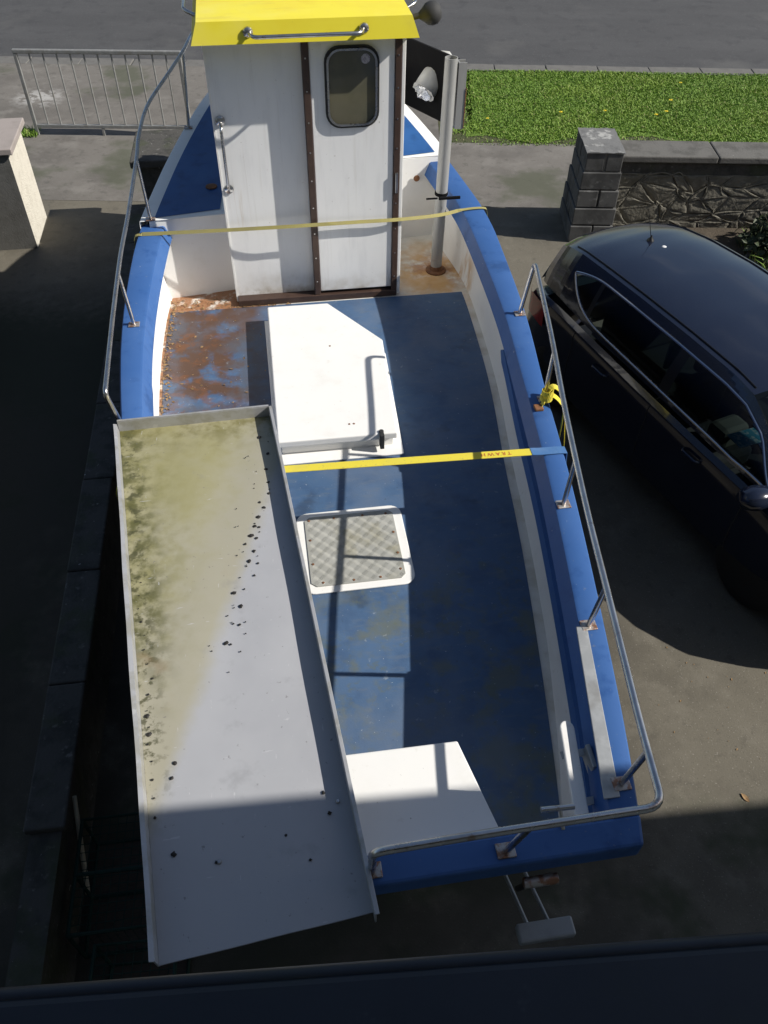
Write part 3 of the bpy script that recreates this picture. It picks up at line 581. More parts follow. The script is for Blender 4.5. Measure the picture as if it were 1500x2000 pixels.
def crumple(prof, n, amp, seed):
    rr = np.random.default_rng(seed); u_ = LA.orthogonal().normalized(); w_ = LA.cross(u_); base = rr.normal(size=n)
    return G().loft([[LO+LA*(h+amp*.5*rr.normal())+(u_*cos(2*pi*k/n)+w_*sin(2*pi*k/n))*r*(1+amp*6*(.6*base[k]+.4*rr.normal())*.35) for k in range(n)] for r, h in prof], closed=True, cap=True)
lamp = obj('work_lamp', crumple([(.03,-.03),(.080,.0),(.092,.05),(.090,.11),(.085,.16),(.092,.175),(.076,.178)], 22, .010, 4), 'lamp_white', boat, smooth=True, angle=70)
obj('lamp_neck', crumple([(.105,-.11),(.110,-.07),(.085,-.025),(.05,.0)], 16, .022, 6), 'lamp_white', lamp, smooth=True, angle=70)
obj('lamp_lens', crumple([(.076,.179),(.064,.188),(.042,.172),(.02,.182),(.004,.17)], 13, .02, 8), 'reflector', lamp)

# ------------------------------------------------------------------ rails
def foot(p, r=.03): return G().box(p[0]-.035,p[0]+.035,p[1]-.028,p[1]+.028,p[2],p[2]+.008)
rail = obj('port_rail', G().tube(rounded(catmull([(-.50,2.75,2.90),(-.66,2.35,2.865),(-.79,1.9,2.826),(-.862,1.6,2.79),(-.985,1.3,2.72),(-1.134,.85,2.655),(-1.184,.4,2.612),(-1.195,.12,2.561),(-1.235,-.5,2.457),(-1.262,-.95,2.413),(-1.266,-1.6,2.385)],5)+[Vector((-1.263,-2.25,2.350)), Vector((-1.255,-2.13,2.045))], .05), .0135, 12), 'stainless', boat, smooth=True)
for a, b in (((-.915,1.56,ZD(1.56)),(-.864,1.6,2.785)),((-1.185,.13,ZD(.13)),(-1.195,.125,2.555)),((-1.245,-1.14,2.034),(-1.264,-1.14,2.402))):
    st = obj('stanchion', G().tube([a,b], .012, 10), 'stainless', rail, smooth=True); obj('stanchion_foot', foot(a), 'stanchion_foot', rail, bevel=.003)
srail = [(1.245,-1.345,2.05),(1.285,-1.37,2.42)]+catmull([(1.265,-1.50,2.415),(1.175,-2.10,2.39),(1.078,-2.648,2.374),(1.0,-3.106,2.374),(.942,-3.468,2.374),(.886,-3.867,2.374),(.844,-4.164,2.374),(.807,-4.425,2.374),(.785,-4.60,2.374)],4)+[(.765,-4.775,2.374),(.2,-4.778,2.374),(-.215,-4.785,2.374),(-.207,-4.725,2.045)]
rail = obj('starboard_rail', G().tube(rounded(srail, .06), .0145, 12), 'stainless', boat, smooth=True)
def railpt(v):
    P = [Vector(p) for p in srail[2:-3]]; ys = np.array([p.y for p in P][::-1]); xs = np.array([p.x for p in P][::-1]); return (float(np.interp(v, ys, xs)), v, 2.372)
for a, tv in (((1.15,-2.23,2.034),-2.25),((1.008,-3.07,2.034),-3.10),((.895,-3.81,2.034),-3.86),((.782,-4.54,2.034),-4.58)):
    obj('stanchion', G().tube([a,railpt(tv)], .0125, 10), 'stainless', rail, smooth=True); obj('stanchion_foot', foot(a), 'stanchion_foot', rail, bevel=.003)
obj('stanchion', G().tube([(.28,-4.725,2.034),(.31,-4.776,2.372)], .0125, 10), 'stainless', rail, smooth=True); obj('stanchion_foot', foot((.28,-4.722,2.034)), 'stanchion_foot', rail, bevel=.003)
obj('stanchion_foot', foot((1.245,-1.345,2.034)), 'stanchion_foot', rail, bevel=.003); obj('stanchion_foot', foot((-.207,-4.722,2.034)), 'stanchion_foot', rail, bevel=.003)

# ------------------------------------------------------------------ engine box, deck hatch, stern locker
LID = [(-.397,-.355),(-.41,-1.905),(.35,-1.912),(.406,-.888),(.062,-.359)]
def inset(P, d):
    c = Vector((sum(p[0] for p in P)/len(P), sum(p[1] for p in P)/len(P))); return [tuple(c+(Vector(p)-c)*(1-d/(Vector(p)-c).length)) for p in P]
eb = obj('engine_box', G().prism(inset(LID,.045), ZF, ZF+.098), 'white_gel', boat, bevel=.006)
obj('box_lid', G().prism(LID, ZF+.1, ZF+.152), 'white_gel', eb, bevel=.01, seg=3)
obj('box_flange', G().prism([(-.43,-.33),(-.43,-1.965),(.388,-1.965),(.432,-.87),(.08,-.33)], ZF+.004, ZF+.016), 'white_gel', eb, bevel=.004)
obj('box_latch', G().box(.235,.262,-1.945,-1.893,ZF+.05,ZF+.162).lathe([(.016,0),(.016,.012)], (.248,-1.895,ZF+.152), (0,0,1), 12), 'rubber', eb, bevel=.003)
for x, y in ((.055,-1.79),(.085,-1.79),(.02,-.92)): obj('screw', G().lathe([(.008,0),(.006,.003)], (x,y,ZF+.152), (0,0,1), 8), 'rust', eb)
HQ = (-.032,-2.715)
hat = obj('hatch_frame', G().prism(rrect(*HQ,.315,.305,.07), ZF+.004, ZF+.016), 'white_gel', boat, bevel=.005)
oc = [( -.266,-.235),(-.235,-.262),(.235,-.262),(.262,-.235),(.262,.235),(.235,.262),(-.235,.262),(-.266,.235)]
pla = obj('hatch_plate', G().prism([(HQ[0]+a,HQ[1]+b) for a, b in oc], ZF+.016, ZF+.022), 'tread_plate', hat)
tp = G(); nn = 13; st_ = .52/nn
for i in range(nn):
    for j in range(nn):
        cx, cy = HQ[0]-.26+st_*(i+.5), HQ[1]-.26+st_*(j+.5); a = radians(45 if (i+j) % 2 else -45)
        for k in range(-2,3):
            ox, oy = cx-sin(a)*k*.0075, cy+cos(a)*k*.0075; dx, dy = cos(a)*.016, sin(a)*.016; wx, wy = -sin(a)*.0022, cos(a)*.0022
            if max(abs(ox-HQ[0]), abs(oy-HQ[1])) > .247: continue
            tp.add([(ox-dx,oy-dy,ZF+.022),(ox+wx,oy+wy,ZF+.022),(ox+dx,oy+dy,ZF+.022),(ox-wx,oy-wy,ZF+.022),(ox-dx*.4,oy-dy*.4,ZF+.0236),(ox+dx*.4,oy+dy*.4,ZF+.0236)], [(0,3,4),(3,2,5,4),(2,1,5),(1,0,4,5)])
obj('tread_pattern', tp, 'tread_plate', hat, kind='stuff')
for a, b in ((-.24,.235),(-.09,.238),(.08,.238),(.22,.235),(.243,.08),(.243,-.08),(.24,-.2),(.12,-.243),(-.03,-.243),(-.2,-.24),(-.245,-.1),(-.245,.08)):
    obj('hatch_screw', G().lathe([(.0085,0),(.006,.004)], (HQ[0]+a,HQ[1]+b,ZF+.022), (0,0,1), 8), 'rust', hat)
lk = obj('stern_locker', G().prism([(-.80,-4.185),(.222,-4.190),(.285,-4.46),(-.80,-4.46)], ZF-.001, ZF+.365), 'white_gel', boat)
obj('locker_lid', G().prism([(-.815,-4.166),(.234,-4.176),(.318,-4.56),(.318,-4.645),(-.815,-4.645)], ZF+.366, ZF+.392), 'white_gel', lk, bevel=.007, seg=3)
# ------------------------------------------------------------------ fittings and a sun-patch strip on the starboard quarter
obj('wear_plate', G().prism([(.838,-3.81),(.887,-3.81),(.760,-4.59),(.697,-4.59)], 2.030, 2.040), 'galvanised', boat, bevel=.002)
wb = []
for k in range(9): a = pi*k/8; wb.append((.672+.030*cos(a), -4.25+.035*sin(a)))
obj('sun_patch_strip', G().prism(wb+[(.585,-4.645),(.640,-4.645)][::1], 1.945, 1.97), 'white_gel', boat, bevel=.005)  # raised white strip made up in place of a patch of sunlight
for v in (-4.35,-4.55): obj('patch_strip_bracket', G().box(.62,edge(v,1,.08),v-.015,v+.015,1.936,1.944), 'galvanised', boat)  # brackets added only to hold the sun-patch strip
obj('roller_bracket', G().box(.715,.735,-4.44,-4.34,1.90,1.99), 'galvanised', boat, bevel=.004); obj('roller_pin', G().tube([(.725,-4.42,1.95),(.80,-4.42,1.95)], .012, 10), 'rust', boat)
obj('tiller_handle', G().tube([(.438,-4.61,2.075),(.565,-4.615,2.075)], .011, 10).tube([(.51,-4.612,2.075),(.51,-4.675,2.03)], .009, 8), 'stainless', boat, smooth=True)

# leaf litter along the port side of the sole
lf = G()
for k in range(420):
    v = rng.uniform(-1.9, .02); u = edge(v,-1,.13)+abs(rng.normal())*.03 if rng.random() < .75 else rng.uniform(-1.15,-.35); 
    if rng.random() < .25: v = rng.uniform(-.12,.06); u = rng.uniform(-1.15,-.2)
    if abs(u) > Hf(v)-.12: continue
    s_ = rng.uniform(.006,.017); a = rng.uniform(0,2*pi); z = ZF+.006; c_, d_ = cos(a)*s_, sin(a)*s_
    if v > -.09 and u > -.63: v = -.1
    lf.add([(u-c_,v-d_,z),(u-d_*.5,v+c_*.5,z+rng.uniform(0,.01)),(u+c_,v+d_,z+rng.uniform(0,.008)),(u+d_*.5,v-c_*.5,z)], [(0,1,2),(0,2,3)])
o = obj('leaf_litter', lf, 'dead_leaf', None, kind='stuff'); o.location = boat.location; o.rotation_euler = boat.rotation_euler; tag(o, 'dry brown leaf litter in the port side of the cockpit', 'leaves')

# ------------------------------------------------------------------ tray across the port quarter
ZB, ZR = 2.052, 2.118
tray = thing('sorting_tray', 'long stained metal tray with upturned rims lying along the port quarter', 'tray', boat.location, BY)
TL, TR, BR, BL = Vector((-1.257,-2.205)), Vector((-.434,-2.185)), Vector((-.224,-4.865)), Vector((-.938,-4.925))
nx, ny = 10, 26
def tz(p): return ZB
rows = []
for j in range(ny+1):
    a, b = TL.lerp(BL, j/ny), TR.lerp(BR, j/ny); rows.append([(*a.lerp(b, i/nx), ZB+.003*sin(i*1.3+j*.5)*sin(j*.33)) for i in range(nx+1)])
g = G().loft(rows); g.loft([[(x,y,z-.006) for x,y,z in r] for r in rows]); obj('tray_sheet', g, 'tray_alloy', tray, smooth=True)
def rim(a, b, th, out, z0, z1, lip):
    d = (b-a).normalized(); nrm = Vector((d.y,-d.x))*out
    g = G().prism([tuple(a),tuple(b),tuple(b+nrm*th),tuple(a+nrm*th)], z0, z1)
    if lip: g.prism([tuple(a+nrm*.001),tuple(b+nrm*.001),tuple(b+nrm*lip),tuple(a+nrm*lip)], z1+.0005, z1+.006)
    return g
obj('tray_rim', rim(TL, TR, .006, -1, ZB-.008, ZR, .014), 'tray_rim', tray, bevel=.0015)
obj('tray_rim', rim(TR, BR+(BR-TR).normalized()*.03, .006, -1, ZB-.008, ZR, .016), 'tray_rim', tray, bevel=.0015)
lr = G(); rr_ = []
for j in range(ny+1):
    a = TL.lerp(BL, j/ny); wv = .0012*sin(j*1.1)+.0018*sin(j*.37)
    rr_.append([(a.x,a.y,ZB-.008),(a.x-.004+wv*.3,a.y,ZR-.014),(a.x-.022+wv,a.y,ZR-.010),(a.x-.022+wv,a.y,ZR-.016),(a.x-.010,a.y,ZR-.02),(a.x-.006,a.y,ZB-.008)])
lr.loft(rr_, closed=True, cap=True); obj('tray_rim', lr, 'tray_rim', tray, smooth=True, angle=30)
spots = [(-.50,-2.36,.014),(-.475,-2.62,.012),(-.47,-2.72,.010),(-.47,-2.80,.011),(-.50,-2.90,.012),(-.53,-2.96,.014),(-.55,-3.02,.012),(-.57,-3.08,.016),(-.545,-3.10,.010),(-.60,-3.13,.010),(-.56,-3.18,.011),(-.585,-3.24,.012),(-.545,-3.26,.008),(-.565,-3.33,.007),(-.66,-3.42,.013),(-.63,-3.5,.012),(-.64,-3.60,.008),(-.70,-3.69,.013),(-.68,-3.70,.006),(-.53,-3.03,.009),(-.52,-2.86,.010),(-.46,-2.5,.012),(-.35,-4.42,.009),(-.335,-4.50,.009),(-.75,-4.62,.008),(-.90,-4.57,.013),(-.915,-4.28,.010),(-.905,-4.22,.011),(-1.01,-4.08,.014),(-1.02,-4.0,.012),(-.50,-4.56,.006),(-.42,-4.66,.007)]
for i in range(30):
    q = rng.random(); spots.append((-.49-.22*q+rng.normal()*.035, -2.5-1.25*q+rng.normal()*.10, rng.uniform(.0025,.0055)))
for i in range(16): spots.append((-1.19+.115*(.4+.6*i/16)*1.9+abs(rng.normal())*.015, -3.3-1.2*(i/16), rng.uniform(.003,.007)))
for i in range(0): spots.append((-1.19+.115*(i/40)*1.9+abs(rng.normal())*.02, -2.5-2.0*(i/40), rng.uniform(.003,.008)))
for x, y, r in spots:
    r *= .8
    gg = G(); n = 9; gg.loft([[(x+r*s_*cos(2*pi*k/n)*rng.uniform(.55,1.4), y+r*s_*sin(2*pi*k/n)*rng.uniform(.55,1.4), ZB+h_) for k in range(n)] for s_, h_ in ((1,.003),(.75,.006),(.2,.0075))], closed=True, cap=True)
    obj('dark_lump', gg, 'grit', tray, smooth=True)
for x, y in ((-.74,-4.62),(-.30,-4.46)): obj('rivet', G().lathe([(.009,0),(.006,.004),(.001,.0045)], (x,y,ZB+.004), (0,0,1), 10), 'stainless', tray)

# ------------------------------------------------------------------ yellow straps
def ribbon(path, w, th, wd):
    """flat strap: wd(i) gives the width direction at point i"""
    secs = []
    P = [Vector(p) for p in path]
    for i, p in enumerate(P):
        t_ = (P[min(i+1,len(P)-1)]-P[max(i-1,0)]).normalized(); a = Vector(wd(i/(len(P)-1))); a = (a-t_*a.dot(t_)).normalized(); n_ = t_.cross(a)
        secs.append([p-a*w/2-n_*th/2, p+a*w/2-n_*th/2, p+a*w/2+n_*th/2, p-a*w/2+n_*th/2])
    return G().loft(secs, closed=True, cap=True)
t = thing('ratchet_strap', 'bright yellow webbing strap stretched across the cockpit amidships', 'strap', boat.location, BY)
path = [(.95+(-1.20-.95)*i/24, -2.672+.075*i/24, 2.046-.0*i) for i in range(25)]
obj('webbing', ribbon(path, .052, .003, lambda q: (0,1,.0)), 'strap_yellow', t)
obj('sleeve', ribbon([(.949,-2.672,2.048),(1.0,-2.672,2.043),(1.10,-2.671,2.0395),(1.145,-2.671,2.035),(1.158,-2.671,1.9)], .056, .004, lambda q: (0,1,0)), 'strap_blue', t)
obj('strap_tail', ribbon([(-1.20,-2.597,2.046),(-1.238,-2.597,2.037),(-1.26,-2.597,1.98),(-1.255,-2.597,1.7)], .05, .003, lambda q: (0,1,0)), 'strap_yellow', t)
fc = bpy.data.curves.new('lettering', 'FONT'); fc.body = 'TRAWH'; fc.size = .036; fc.space_character = 1.5; fc.extrude = .0002
tmp = bpy.data.objects.new('lettering_src', fc); COL.objects.link(tmp); bpy.context.view_layer.update()
me = bpy.data.meshes.new_from_object(tmp.evaluated_get(bpy.context.evaluated_depsgraph_get())); bpy.data.objects.remove(tmp)
me.materials.append(MATS['red_print']); lo = bpy.data.objects.new('lettering', me); COL.objects.link(lo); lo.parent = t; lo.location = (.84,-2.656,2.0485); lo.rotation_euler = (0,0,pi-.035)
t = thing('ratchet_strap', 'faded yellow strap twisting tightly across the wheelhouse door', 'strap', boat.location, BY)
path = catmull([(-1.325,-.0,1.90),(-1.312,.0,2.03),(-1.27,-.002,2.062),(-1.12,-.010,2.066),(-.66,-.05,2.080),(-.2,-.098,2.102),(.02,-.100,2.104),(.35,-.098,2.104),(.66,-.090,2.100),(.98,-.0,2.070),(1.17,.07,2.066),(1.33,.088,2.062),(1.372,.09,2.03),(1.38,.09,1.90)], 4)
obj('webbing', ribbon(path, .026, .003, lambda q: (0,.95,.1) if q < .17 else ((0,.45,1) if q < .5 else (0,.62,.75)) if q < .76 else (0,1,.1)), 'strap_old', t)
# loose strap end bundled round a stanchion
t = thing('strap_bundle', 'bundled yellow strap end hanging over the starboard gunwale', 'strap', boat.location, BY)
obj('strap_loop', ribbon(catmull([(1.12,-2.30,2.05),(1.15,-2.25,2.09),(1.20,-2.22,2.115),(1.245,-2.25,2.08),(1.262,-2.31,1.98),(1.265,-2.38,1.82),(1.262,-2.41,1.72)],5), .045, .003, lambda q: (.25,1,.0)), 'strap_yellow', t)
obj('strap_loop', ribbon(catmull([(1.11,-2.30,2.042),(1.14,-2.28,2.075),(1.19,-2.27,2.088),(1.235,-2.33,2.04),(1.235,-2.36,1.9),(1.232,-2.36,1.8)],5), .04, .003, lambda q: (.25,1,.0)), 'strap_yellow', t)
obj('strap_coil', ribbon([(1.150+.038*cos(a)*(1-.02*a), -2.268+.038*sin(a), 2.058+.006*a) for a in np.linspace(0,4*pi,40)], .03, .003, lambda q: (.1,.1,1)), 'strap_yellow', t)
obj('ratchet', G().box(1.07,1.12,-2.335,-2.285,2.034,2.052), 'rust', t, bevel=.004)

# ------------------------------------------------------------------ trailer under the hull
tr_ = thing('boat_trailer', 'galvanised boat trailer with pale tail board under the stern', 'trailer', boat.location, BY)
for s_ in (-1,1):
    obj('side_beam', G().prism([(s_*.42-.04,-4.3),(s_*.42+.04,-4.3),(s_*.30+.04,1.5),(s_*.30-.04,1.5)], .50, .58), 'galvanised', tr_, bevel=.006)
    wh = obj('wheel', G().lathe([(.20,-.09),(.29,-.09),(.31,-.06),(.315,.0),(.31,.06),(.29,.09),(.20,.09)], (s_*.92,-2.6,.315), (1,0,0), 28), 'tyre', tr_, smooth=True)
    obj('wheel_hub', G().lathe([(.19,-.04),(.19,.05),(.07,.07),(.06,.09)], (s_*.92,-2.6,.315), (s_,0,0), 20), 'wheel_rim', wh, smooth=True)
    secs = [[(s_*.92-.12,-2.6+.37*cos(a),.315+.37*sin(a)),(s_*.92+.12,-2.6+.37*cos(a),.315+.37*sin(a)),(s_*.92+.12,-2.6+.365*cos(a),.315+.365*sin(a)),(s_*.92-.12,-2.6+.365*cos(a),.315+.365*sin(a))] for a in np.linspace(.1,pi-.1,14)]
    obj('mudguard', G().loft(secs, closed=True, cap=True), 'galvanised', tr_, smooth=True)
    for v in (-4.0,-2.9,-1.2): obj('bunk_post', G().box(s_*.40-.03,s_*.40+.03,v-.03,v+.03,.58,.84), 'galvanised', tr_)
for v in (-4.25,-2.6,-.6): obj('cross_member', G().box(-.80 if v == -2.6 else -.40,.80 if v == -2.6 else .40,v-.03,v+.03,.42,.50), 'galvanised', tr_, bevel=.004)
obj('draw_bar', G().box(-.05,.05,1.4,3.9,.48,.56), 'galvanised', tr_, bevel=.005)
obj('tail_board', G().box(.462,.728,-4.775,-4.69,.96,1.01), 'board_grey', tr_, bevel=.012, seg=3)
for x in (.52,.62): obj('board_post', G().tube([(x,-4.70,.985),(x-.02,-4.40,.84),(x-.02,-4.27,.53)], .010, 8), 'galvanised', tr_)
obj('board_arm', G().box(.30,.66,-4.28,-4.24,.502,.54), 'galvanised', tr_)
obj('stern_hinge', G().tube([(.345,-4.80,1.90),(.475,-4.80,1.90)], .02, 10), 'stanchion_foot', boat, smooth=True)
obj('rudder_stock', G().tube([(.45,-4.79,1.9),(.47,-4.60,1.2)], .014, 8), 'rubber', boat)

# ================================================================== THE CAR (local: x to its right side, y to its nose)
car = thing('parked_car', 'dark navy hatchback car parked beside the boat', 'car', (2.30+.899*.62, 5.25+.438*.62, 0), pi+radians(26))
ys = [-1.93,-1.90,-1.80,-1.55,-1.2,-.8,-.2,.5,1.1,1.5,1.9,2.2,2.36,2.42]
hw = [.60,.70,.79,.85,.875,.885,.89,.89,.885,.875,.84,.74,.58,.40]
zs = [.70,.80,.90,.97,.985,.975,.955,.935,.925,.895,.84,.76,.66,.58]     # shoulder
zt = [.72,.82,.93,.99,1.00,.99,.97,.95,.94,.955,.90,.81,.69,.60]         # middle of the top surface
F_ = lambda T, y: float(np.interp(y, ys, T))
secs = []
for y in np.concatenate([np.linspace(-1.93,-1.55,8), np.linspace(-1.4,1.9,24), np.linspace(2.0,2.42,9)]):
    h_, s_, t_ = F_(hw,y), F_(zs,y), F_(zt,y)
    half = [(h_*.80,.20),(h_*.96,.26),(h_*1.0,.42),(h_*1.005,.58),(h_*.985,s_-.16),(h_*.995,s_-.09),(h_*.975,s_-.02),(h_*.93,s_+.012),(h_*.55,(s_+t_)/2+.012),(0,t_)]
    secs.append([(a,y,z) for a, z in half]+[(-a,y,z) for a, z in half[-2::-1]])
g = G().loft(secs); n = len(secs[0]); g.f += [tuple(range(n)), tuple(range((len(secs)-1)*n, len(secs)*n))]
# the cabin opening: drop the top faces between the windscreen and the rear seat
keep = []
for f in g.f:
    if len(f) == 4:
        c = [sum(g.v[i][k] for i in f)/4 for k in range(3)]
        if -1.5 < c[1] < 1.25 and abs(c[0]) < .78 and c[2] > .9: continue
    keep.append(f)
g.f = keep; body = obj('body', g, 'car_paint', car, smooth=True, angle=35)
# upper structure: for every station the belt point and the roof-edge point
gy  = [-1.86,-1.70,-1.45,-1.1,-.6,0.,.5,.72,.95,1.15,1.35,1.48]
bx  = [.62,.70,.745,.775,.79,.80,.80,.80,.795,.785,.77,.76]
bz  = [.93,.99,1.015,1.01,.995,.98,.965,.96,.955,.95,.945,.943]
rx  = [.46,.53,.575,.605,.62,.62,.605,.60,.63,.67,.72,.755]
rz  = [1.25,1.34,1.405,1.44,1.462,1.462,1.438,1.40,1.285,1.155,1.02,.946]
cz  = [1.29,1.385,1.455,1.495,1.52,1.52,1.49,1.455]      # crown of the roof
A = lambda T, y: float(np.interp(y, gy, T)); ARZ = lambda y: A(rz,y)
def side(s_, y, t_):
    b = .022*sin(pi*t_); return (s_*(A(bx,y)*(1-t_)+A(rx,y)*t_+b), y, A(bz,y)*(1-t_)+A(rz,y)*t_)
Y0, Y1 = -1.36, 1.26
def tlo(y):
    if y < -.75: return .10+.55*((-.75-y)/.61)**2.6
    if y > .9: return .10+.12*((y-.9)/.36)
    return .10
def thi(y):
    if y < -.9: return .84-.16*((-.9-y)/.46)**2.2
    if y > .95: return .84-.55*((y-.95)/.31)**1.5
    return .84
up = G(); bps = {}; panes = []
yl = sorted(set(list(np.linspace(-1.86,Y0,8))+list(np.linspace(Y0,Y1,46))+list(np.linspace(Y1,1.48,6))+[-1.02,-.97,.02,.12]))
for s_ in (1,-1):
    pg = {0:G(),1:G(),2:G()}; bps[s_] = (G(), G())
    for a, b in zip(yl[:-1], yl[1:]):
        m_ = (a+b)/2
        if Y0-1e-6 <= a and b <= Y1+1e-6:
            for lo, hi, gg in ((0,0,up),(1,1,up)):
                fa = [(0,tlo(a)),(thi(a),1)][lo]; fb = [(0,tlo(b)),(thi(b),1)][lo]
                gg.loft([[side(s_,a,fa[0]+(fa[1]-fa[0])*k/2) for k in range(3)],[side(s_,b,fb[0]+(fb[1]-fb[0])*k/2) for k in range(3)]])
            pil = (-1.02 <= m_ <= -.97) or (.02 <= m_ <= .12)
            gg = bps[s_][0 if m_ < -.5 else 1] if pil else pg[0 if m_ < -1 else (1 if m_ < .05 else 2)]
            gg.loft([[side(s_,a,tlo(a)+(thi(a)-tlo(a))*k/5) for k in range(6)],[side(s_,b,tlo(b)+(thi(b)-tlo(b))*k/5) for k in range(6)]])
        else: up.loft([[side(s_,a,k/5) for k in range(6)],[side(s_,b,k/5) for k in range(6)]])
    if s_ == 1: panes = pg
    for k in pg: obj('side_window', pg[k], 'car_glass', car, smooth=True)
    out = lambda p, d=.006: (p[0]+s_*d, p[1], p[2])
    yy = np.linspace(Y0, Y1, 50)
    obj('chrome_trim', G().tube([out(side(s_,y,tlo(y))) for y in yy], .0118, 8).tube([out(side(s_,y,thi(y))) for y in yy], .0118, 8).tube([out(side(s_,Y0,q)) for q in np.linspace(tlo(Y0),thi(Y0),4)], .0118, 8), 'chrome', car, smooth=True)
# roof skin
rows = []
for y in list(np.linspace(-1.86,.72,30)):
    c = float(np.interp(y, gy[:8], cz)); r_, z_ = A(rx,y), A(rz,y)
    rows.append([(r_*k/8, y+(-.05*(1-(k/8)**2) if y < -1.6 else .06*(1-(k/8)**2)*max(0,(y-.3)/.42)), z_+(c-z_)*(1-abs(k/8)**2.6)) for k in range(-8,9)])
up.loft(rows); up_o = obj('upper_body', up, 'car_paint', car, smooth=True, angle=35); [obj('pillar', b_, 'car_trim', car, smooth=True) for q_ in bps.values() for b_ in q_]
roof_edge = rows[-1]; front = [(.735*k/8, 1.50+.16*(1-(k/8)**2), .952+.012*(1-(k/8)**2)) for k in range(-8,9)]
obj('windscreen', G().loft([[tuple(Vector(a).lerp(Vector(b), q)+Vector((0,.03*sin(pi*q),.035*sin(pi*q)))) for a, b in zip(roof_edge, front)] for q in np.linspace(0,1,8)]), 'car_glass', car, smooth=True)
rear_e = rows[0]; back = [(.62*k/8, -1.90-.06*(1-(k/8)**2), .93+.0*k) for k in range(-8,9)]
obj('rear_window', G().loft([[tuple(Vector(a).lerp(Vector(b), q)) for a, b in zip(rear_e, back)] for q in np.linspace(0,1,5)]), 'car_glass', car, smooth=True)
for s_ in (1,-1):
    tl = G().loft([[(s_*(F_(hw,y)*(1.0)+.008), y, z) for z in np.linspace(.70+.05*(y+1.9), .90+.10*(y+1.9), 5)] for y in np.linspace(-1.9,-1.46,8)])
    obj('tail_light', tl, 'tail_red', car, smooth=True)
    mr = []
    for q, r in ((0,.012),(.12,.055),(.35,.075),(.65,.08),(.88,.06),(1,.01)):
        c = Vector((s_*(.80+.27*q), 1.30-.03*q, 1.02)); mr.append([(c.x, c.y+r*1.25*cos(a), c.z+r*1.05*sin(a)) for a in np.linspace(0,2*pi,16,endpoint=False)])
    obj('mirror', G().loft(mr, closed=True, cap=True), 'car_paint', car, smooth=True)
    for y in (-1.22,1.42):
        w = obj('wheel', G().lathe([(.20,-.10),(.28,-.105),(.315,-.08),(.32,0),(.315,.08),(.28,.105),(.20,.10)], (s_*.765,y,.32), (1,0,0), 28), 'tyre', car, smooth=True)
        obj('wheel_rim', G().lathe([(.205,.0),(.205,.085),(.06,.10),(.05,.06)], (s_*.765,y,.32), (s_,0,0), 20), 'wheel_rim', w, smooth=True)
    obj('roof_gutter', G().tube([(s_*(A(rx,y)-.045),y,A(rz,y)+(float(np.interp(y,gy[:8],cz))-A(rz,y))*.16+.004) for y in np.linspace(-1.6,.68,24)], .007, 6), 'car_trim', car, smooth=True)
    for y in (-.55,.62): obj('door_handle', G().tube(rounded([(s_*.885,y-.09,.84),(s_*.918,y-.07,.845),(s_*.918,y+.07,.845),(s_*.885,y+.09,.84)],.03), .012, 8), 'car_paint', car, smooth=True)
for s_ in (1,-1):
    for y in (-.99,.07,1.17):
        obj('door_seam', G().tube([(s_*(F_(hw,y)*k_+.0005), y+dy_, z_) for k_, dy_, z_ in ((.965,.0,.30),(1.0,0,.42),(1.005,0,.58),(.985,.0,F_(zs,y)-.16),(.995,0,F_(zs,y)-.09),(.975,0,F_(zs,y)-.02))], .004, 6), 'rubber', car)
ant = obj('antenna', G().lathe([(.034,0),(.028,.012),(.012,.03),(.006,.05)], (-.02,-1.28,1.475), (0,0,1), 12).tube([(-.02,-1.28,1.5),(-.02,-1.40,1.72)], [.0035,.002], 6), 'car_trim', car, smooth=True)
# inside: floor, seats, door tops, things left on the seats
obj('cabin_floor', G().box(-.70,.70,-1.5,1.3,.36,.42), 'car_cloth', car)
obj('dashboard', G().box(-.70,.70,.95,1.45,.42,.90), 'car_cloth', car, bevel=.05)
def seat(x0, x1, y):
    o = obj('seat', G().box(x0,x1,y-.05,y+.45,.42,.62), 'car_cloth', car, bevel=.05); obj('backrest', G().prism([(x0,y-.12),(x1,y-.12),(x1,y-.0),(x0,y-.0)], .60, 1.10), 'car_cloth', o, bevel=.05)
    obj('headrest', G().box((x0+x1)/2-.12,(x0+x1)/2+.12,y-.13,y-.05,1.12,1.28), 'car_cloth', o, bevel=.03)
seat(.12,.62,.15); seat(-.62,-.12,.15); seat(-.62,.62,-.85)
for s_ in (1,-1):
    for a, b in ((-.92,-.03),(.17,1.0)): obj('door_top', G().prism([(s_*.715,a),(s_*.735,a),(s_*.735,b),(s_*.715,b)], .93, .955), 'car_beige', car)
obj('hanging_cloth', G().prism([(.30,-.33),(.46,-.30),(.44,-.26),(.30,-.29)], .9, 1.16), 'pale_green', car, bevel=.02)
obj('leaflet', G().prism([(.30,.62),(.55,.60),(.56,.76),(.30,.78)], .905, .91), 'cyan_print', car)
obj('bag', G().box(.22,.5,.36,.56,.66,.86), 'car_beige', car, bevel=.05)
for x, y in ((.12,-1.12),(.52,-1.22)):
    obj('bird_dropping', G().lathe([(.022,0),(.016,.004),(.006,.005)], (x-.16,y,1.492 if x < .3 else 1.44), (0,0,1), 9), 'paper_white', car)

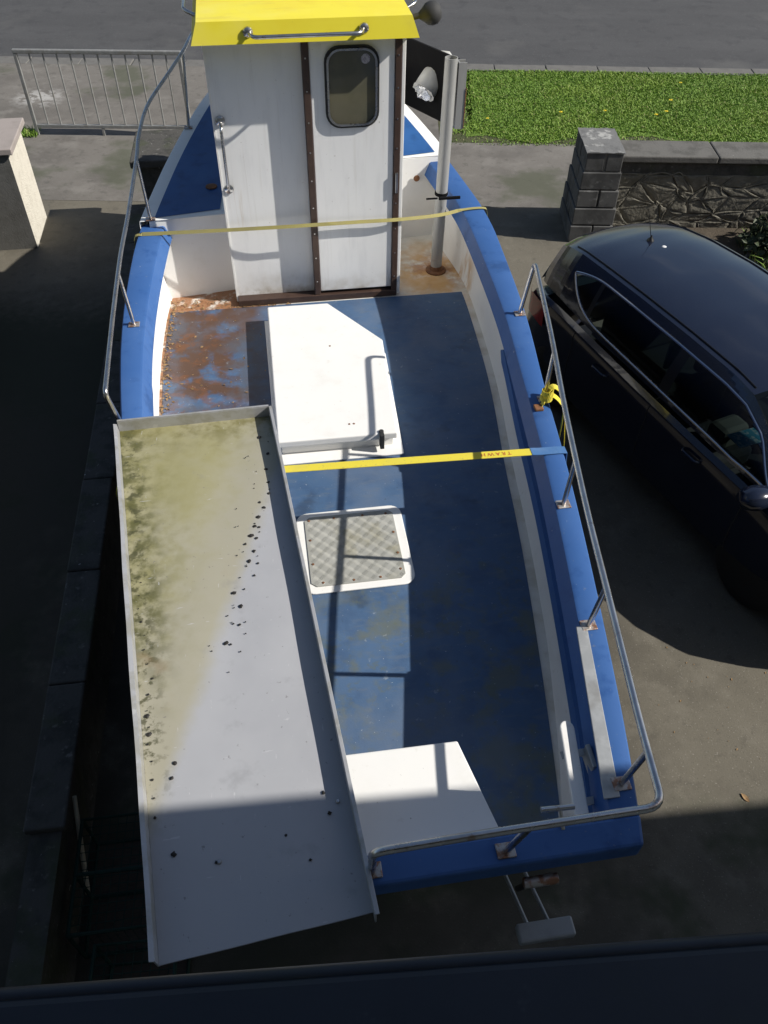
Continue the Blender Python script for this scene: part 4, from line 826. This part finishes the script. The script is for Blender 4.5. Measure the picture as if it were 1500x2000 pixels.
# ------------------------------------------------------------------ odds and ends on the ground
def pot(loc, rz, label):
    t = thing('lobster_pot', label, 'pot', loc, rz, 'green pots under the tray'); Wd, Ln, Hg = .42, .62, .38; fr_ = G()
    for x in (0, Wd):
        for y in (0, Ln*.5, Ln): fr_.tube([(x,y,0),(x,y,Hg)], .011, 6)
    for z in (.01, Hg):
        fr_.tube([(0,0,z),(Wd,0,z),(Wd,Ln,z),(0,Ln,z),(0,0,z)], .012, 6); fr_.tube([(0,Ln*.5,z),(Wd,Ln*.5,z)], .012, 6)
    obj('frame', fr_, 'green_twine', t, smooth=True)
    nt = G()
    for k in range(1, 9):
        nt.tube([(Wd*k/9,0,Hg),(Wd*k/9+.02,Ln,Hg)], .0025, 4); nt.tube([(Wd*k/9,0,0),(Wd*k/9,0,Hg)], .0025, 4)
    for k in range(1, 13): nt.tube([(0,Ln*k/13,Hg),(Wd,Ln*k/13,Hg)], .0025, 4)
    obj('netting', nt, 'green_twine', t, kind='stuff')
    obj('base', G().box(.0,Wd,.0,Ln,-.01,.012), 'wood', t)
pot((-1.62,1.28,0.0), radians(8), 'green netted pot standing beside the low wall'); pot((-1.40,.62,0.0), radians(6), 'green netted pot nearest the house below the tray')
o = obj('sliver_rod', G().tube([(-1.70,1.62,0),(-1.745,1.98,.50)], [.016,.013], 8), 'sunlit_sliver', None, smooth=True); tag(o, 'pale rod standing in for a sunlit sliver by the low wall', 'sunlit_sliver')  # thin rod added in place of a sliver of sunlight
def leaf(x, y, s_, a, label, grp):
    g = G(); r = [(0,-1),(.35,-.55),(.45,0),(.3,.55),(0,1),(-.3,.55),(-.45,0),(-.35,-.55)]
    g.add([(p[0]*s_,p[1]*s_,.003+.006*abs(p[0])) for p in r]+[(0,0,.002)], [(i,(i+1)%8,8) for i in range(8)])
    o = obj('fallen_leaf', g, 'dead_leaf'); o.location = (x,y,0); o.rotation_euler = (0.1,0,a); return tag(o, label, 'leaf', grp)
leaf(2.34,2.26,.035,.6,'largest brown fallen leaf on the concrete near the house shadow', None)
sc = G()
for i in range(90):
    x, y = (rng.uniform(1.4,2.9), rng.uniform(2.15,3.4)) if i < 45 else (rng.uniform(-4,2.5), rng.uniform(7.5,12)); s_ = rng.uniform(.004,.012); a = rng.uniform(0,6); c_, d_ = cos(a)*s_, sin(a)*s_
    sc.add([(x-c_,y-d_,.001),(x+d_*.5,y-c_*.5,.003),(x+c_,y+d_,.002),(x-d_*.5,y+c_*.5,.004)], [(0,1,2,3)])
o = obj('leaf_scraps', sc, 'dead_leaf', None, kind='stuff'); tag(o, 'tiny scraps of leaf and grit scattered on the sunlit concrete', 'litter')
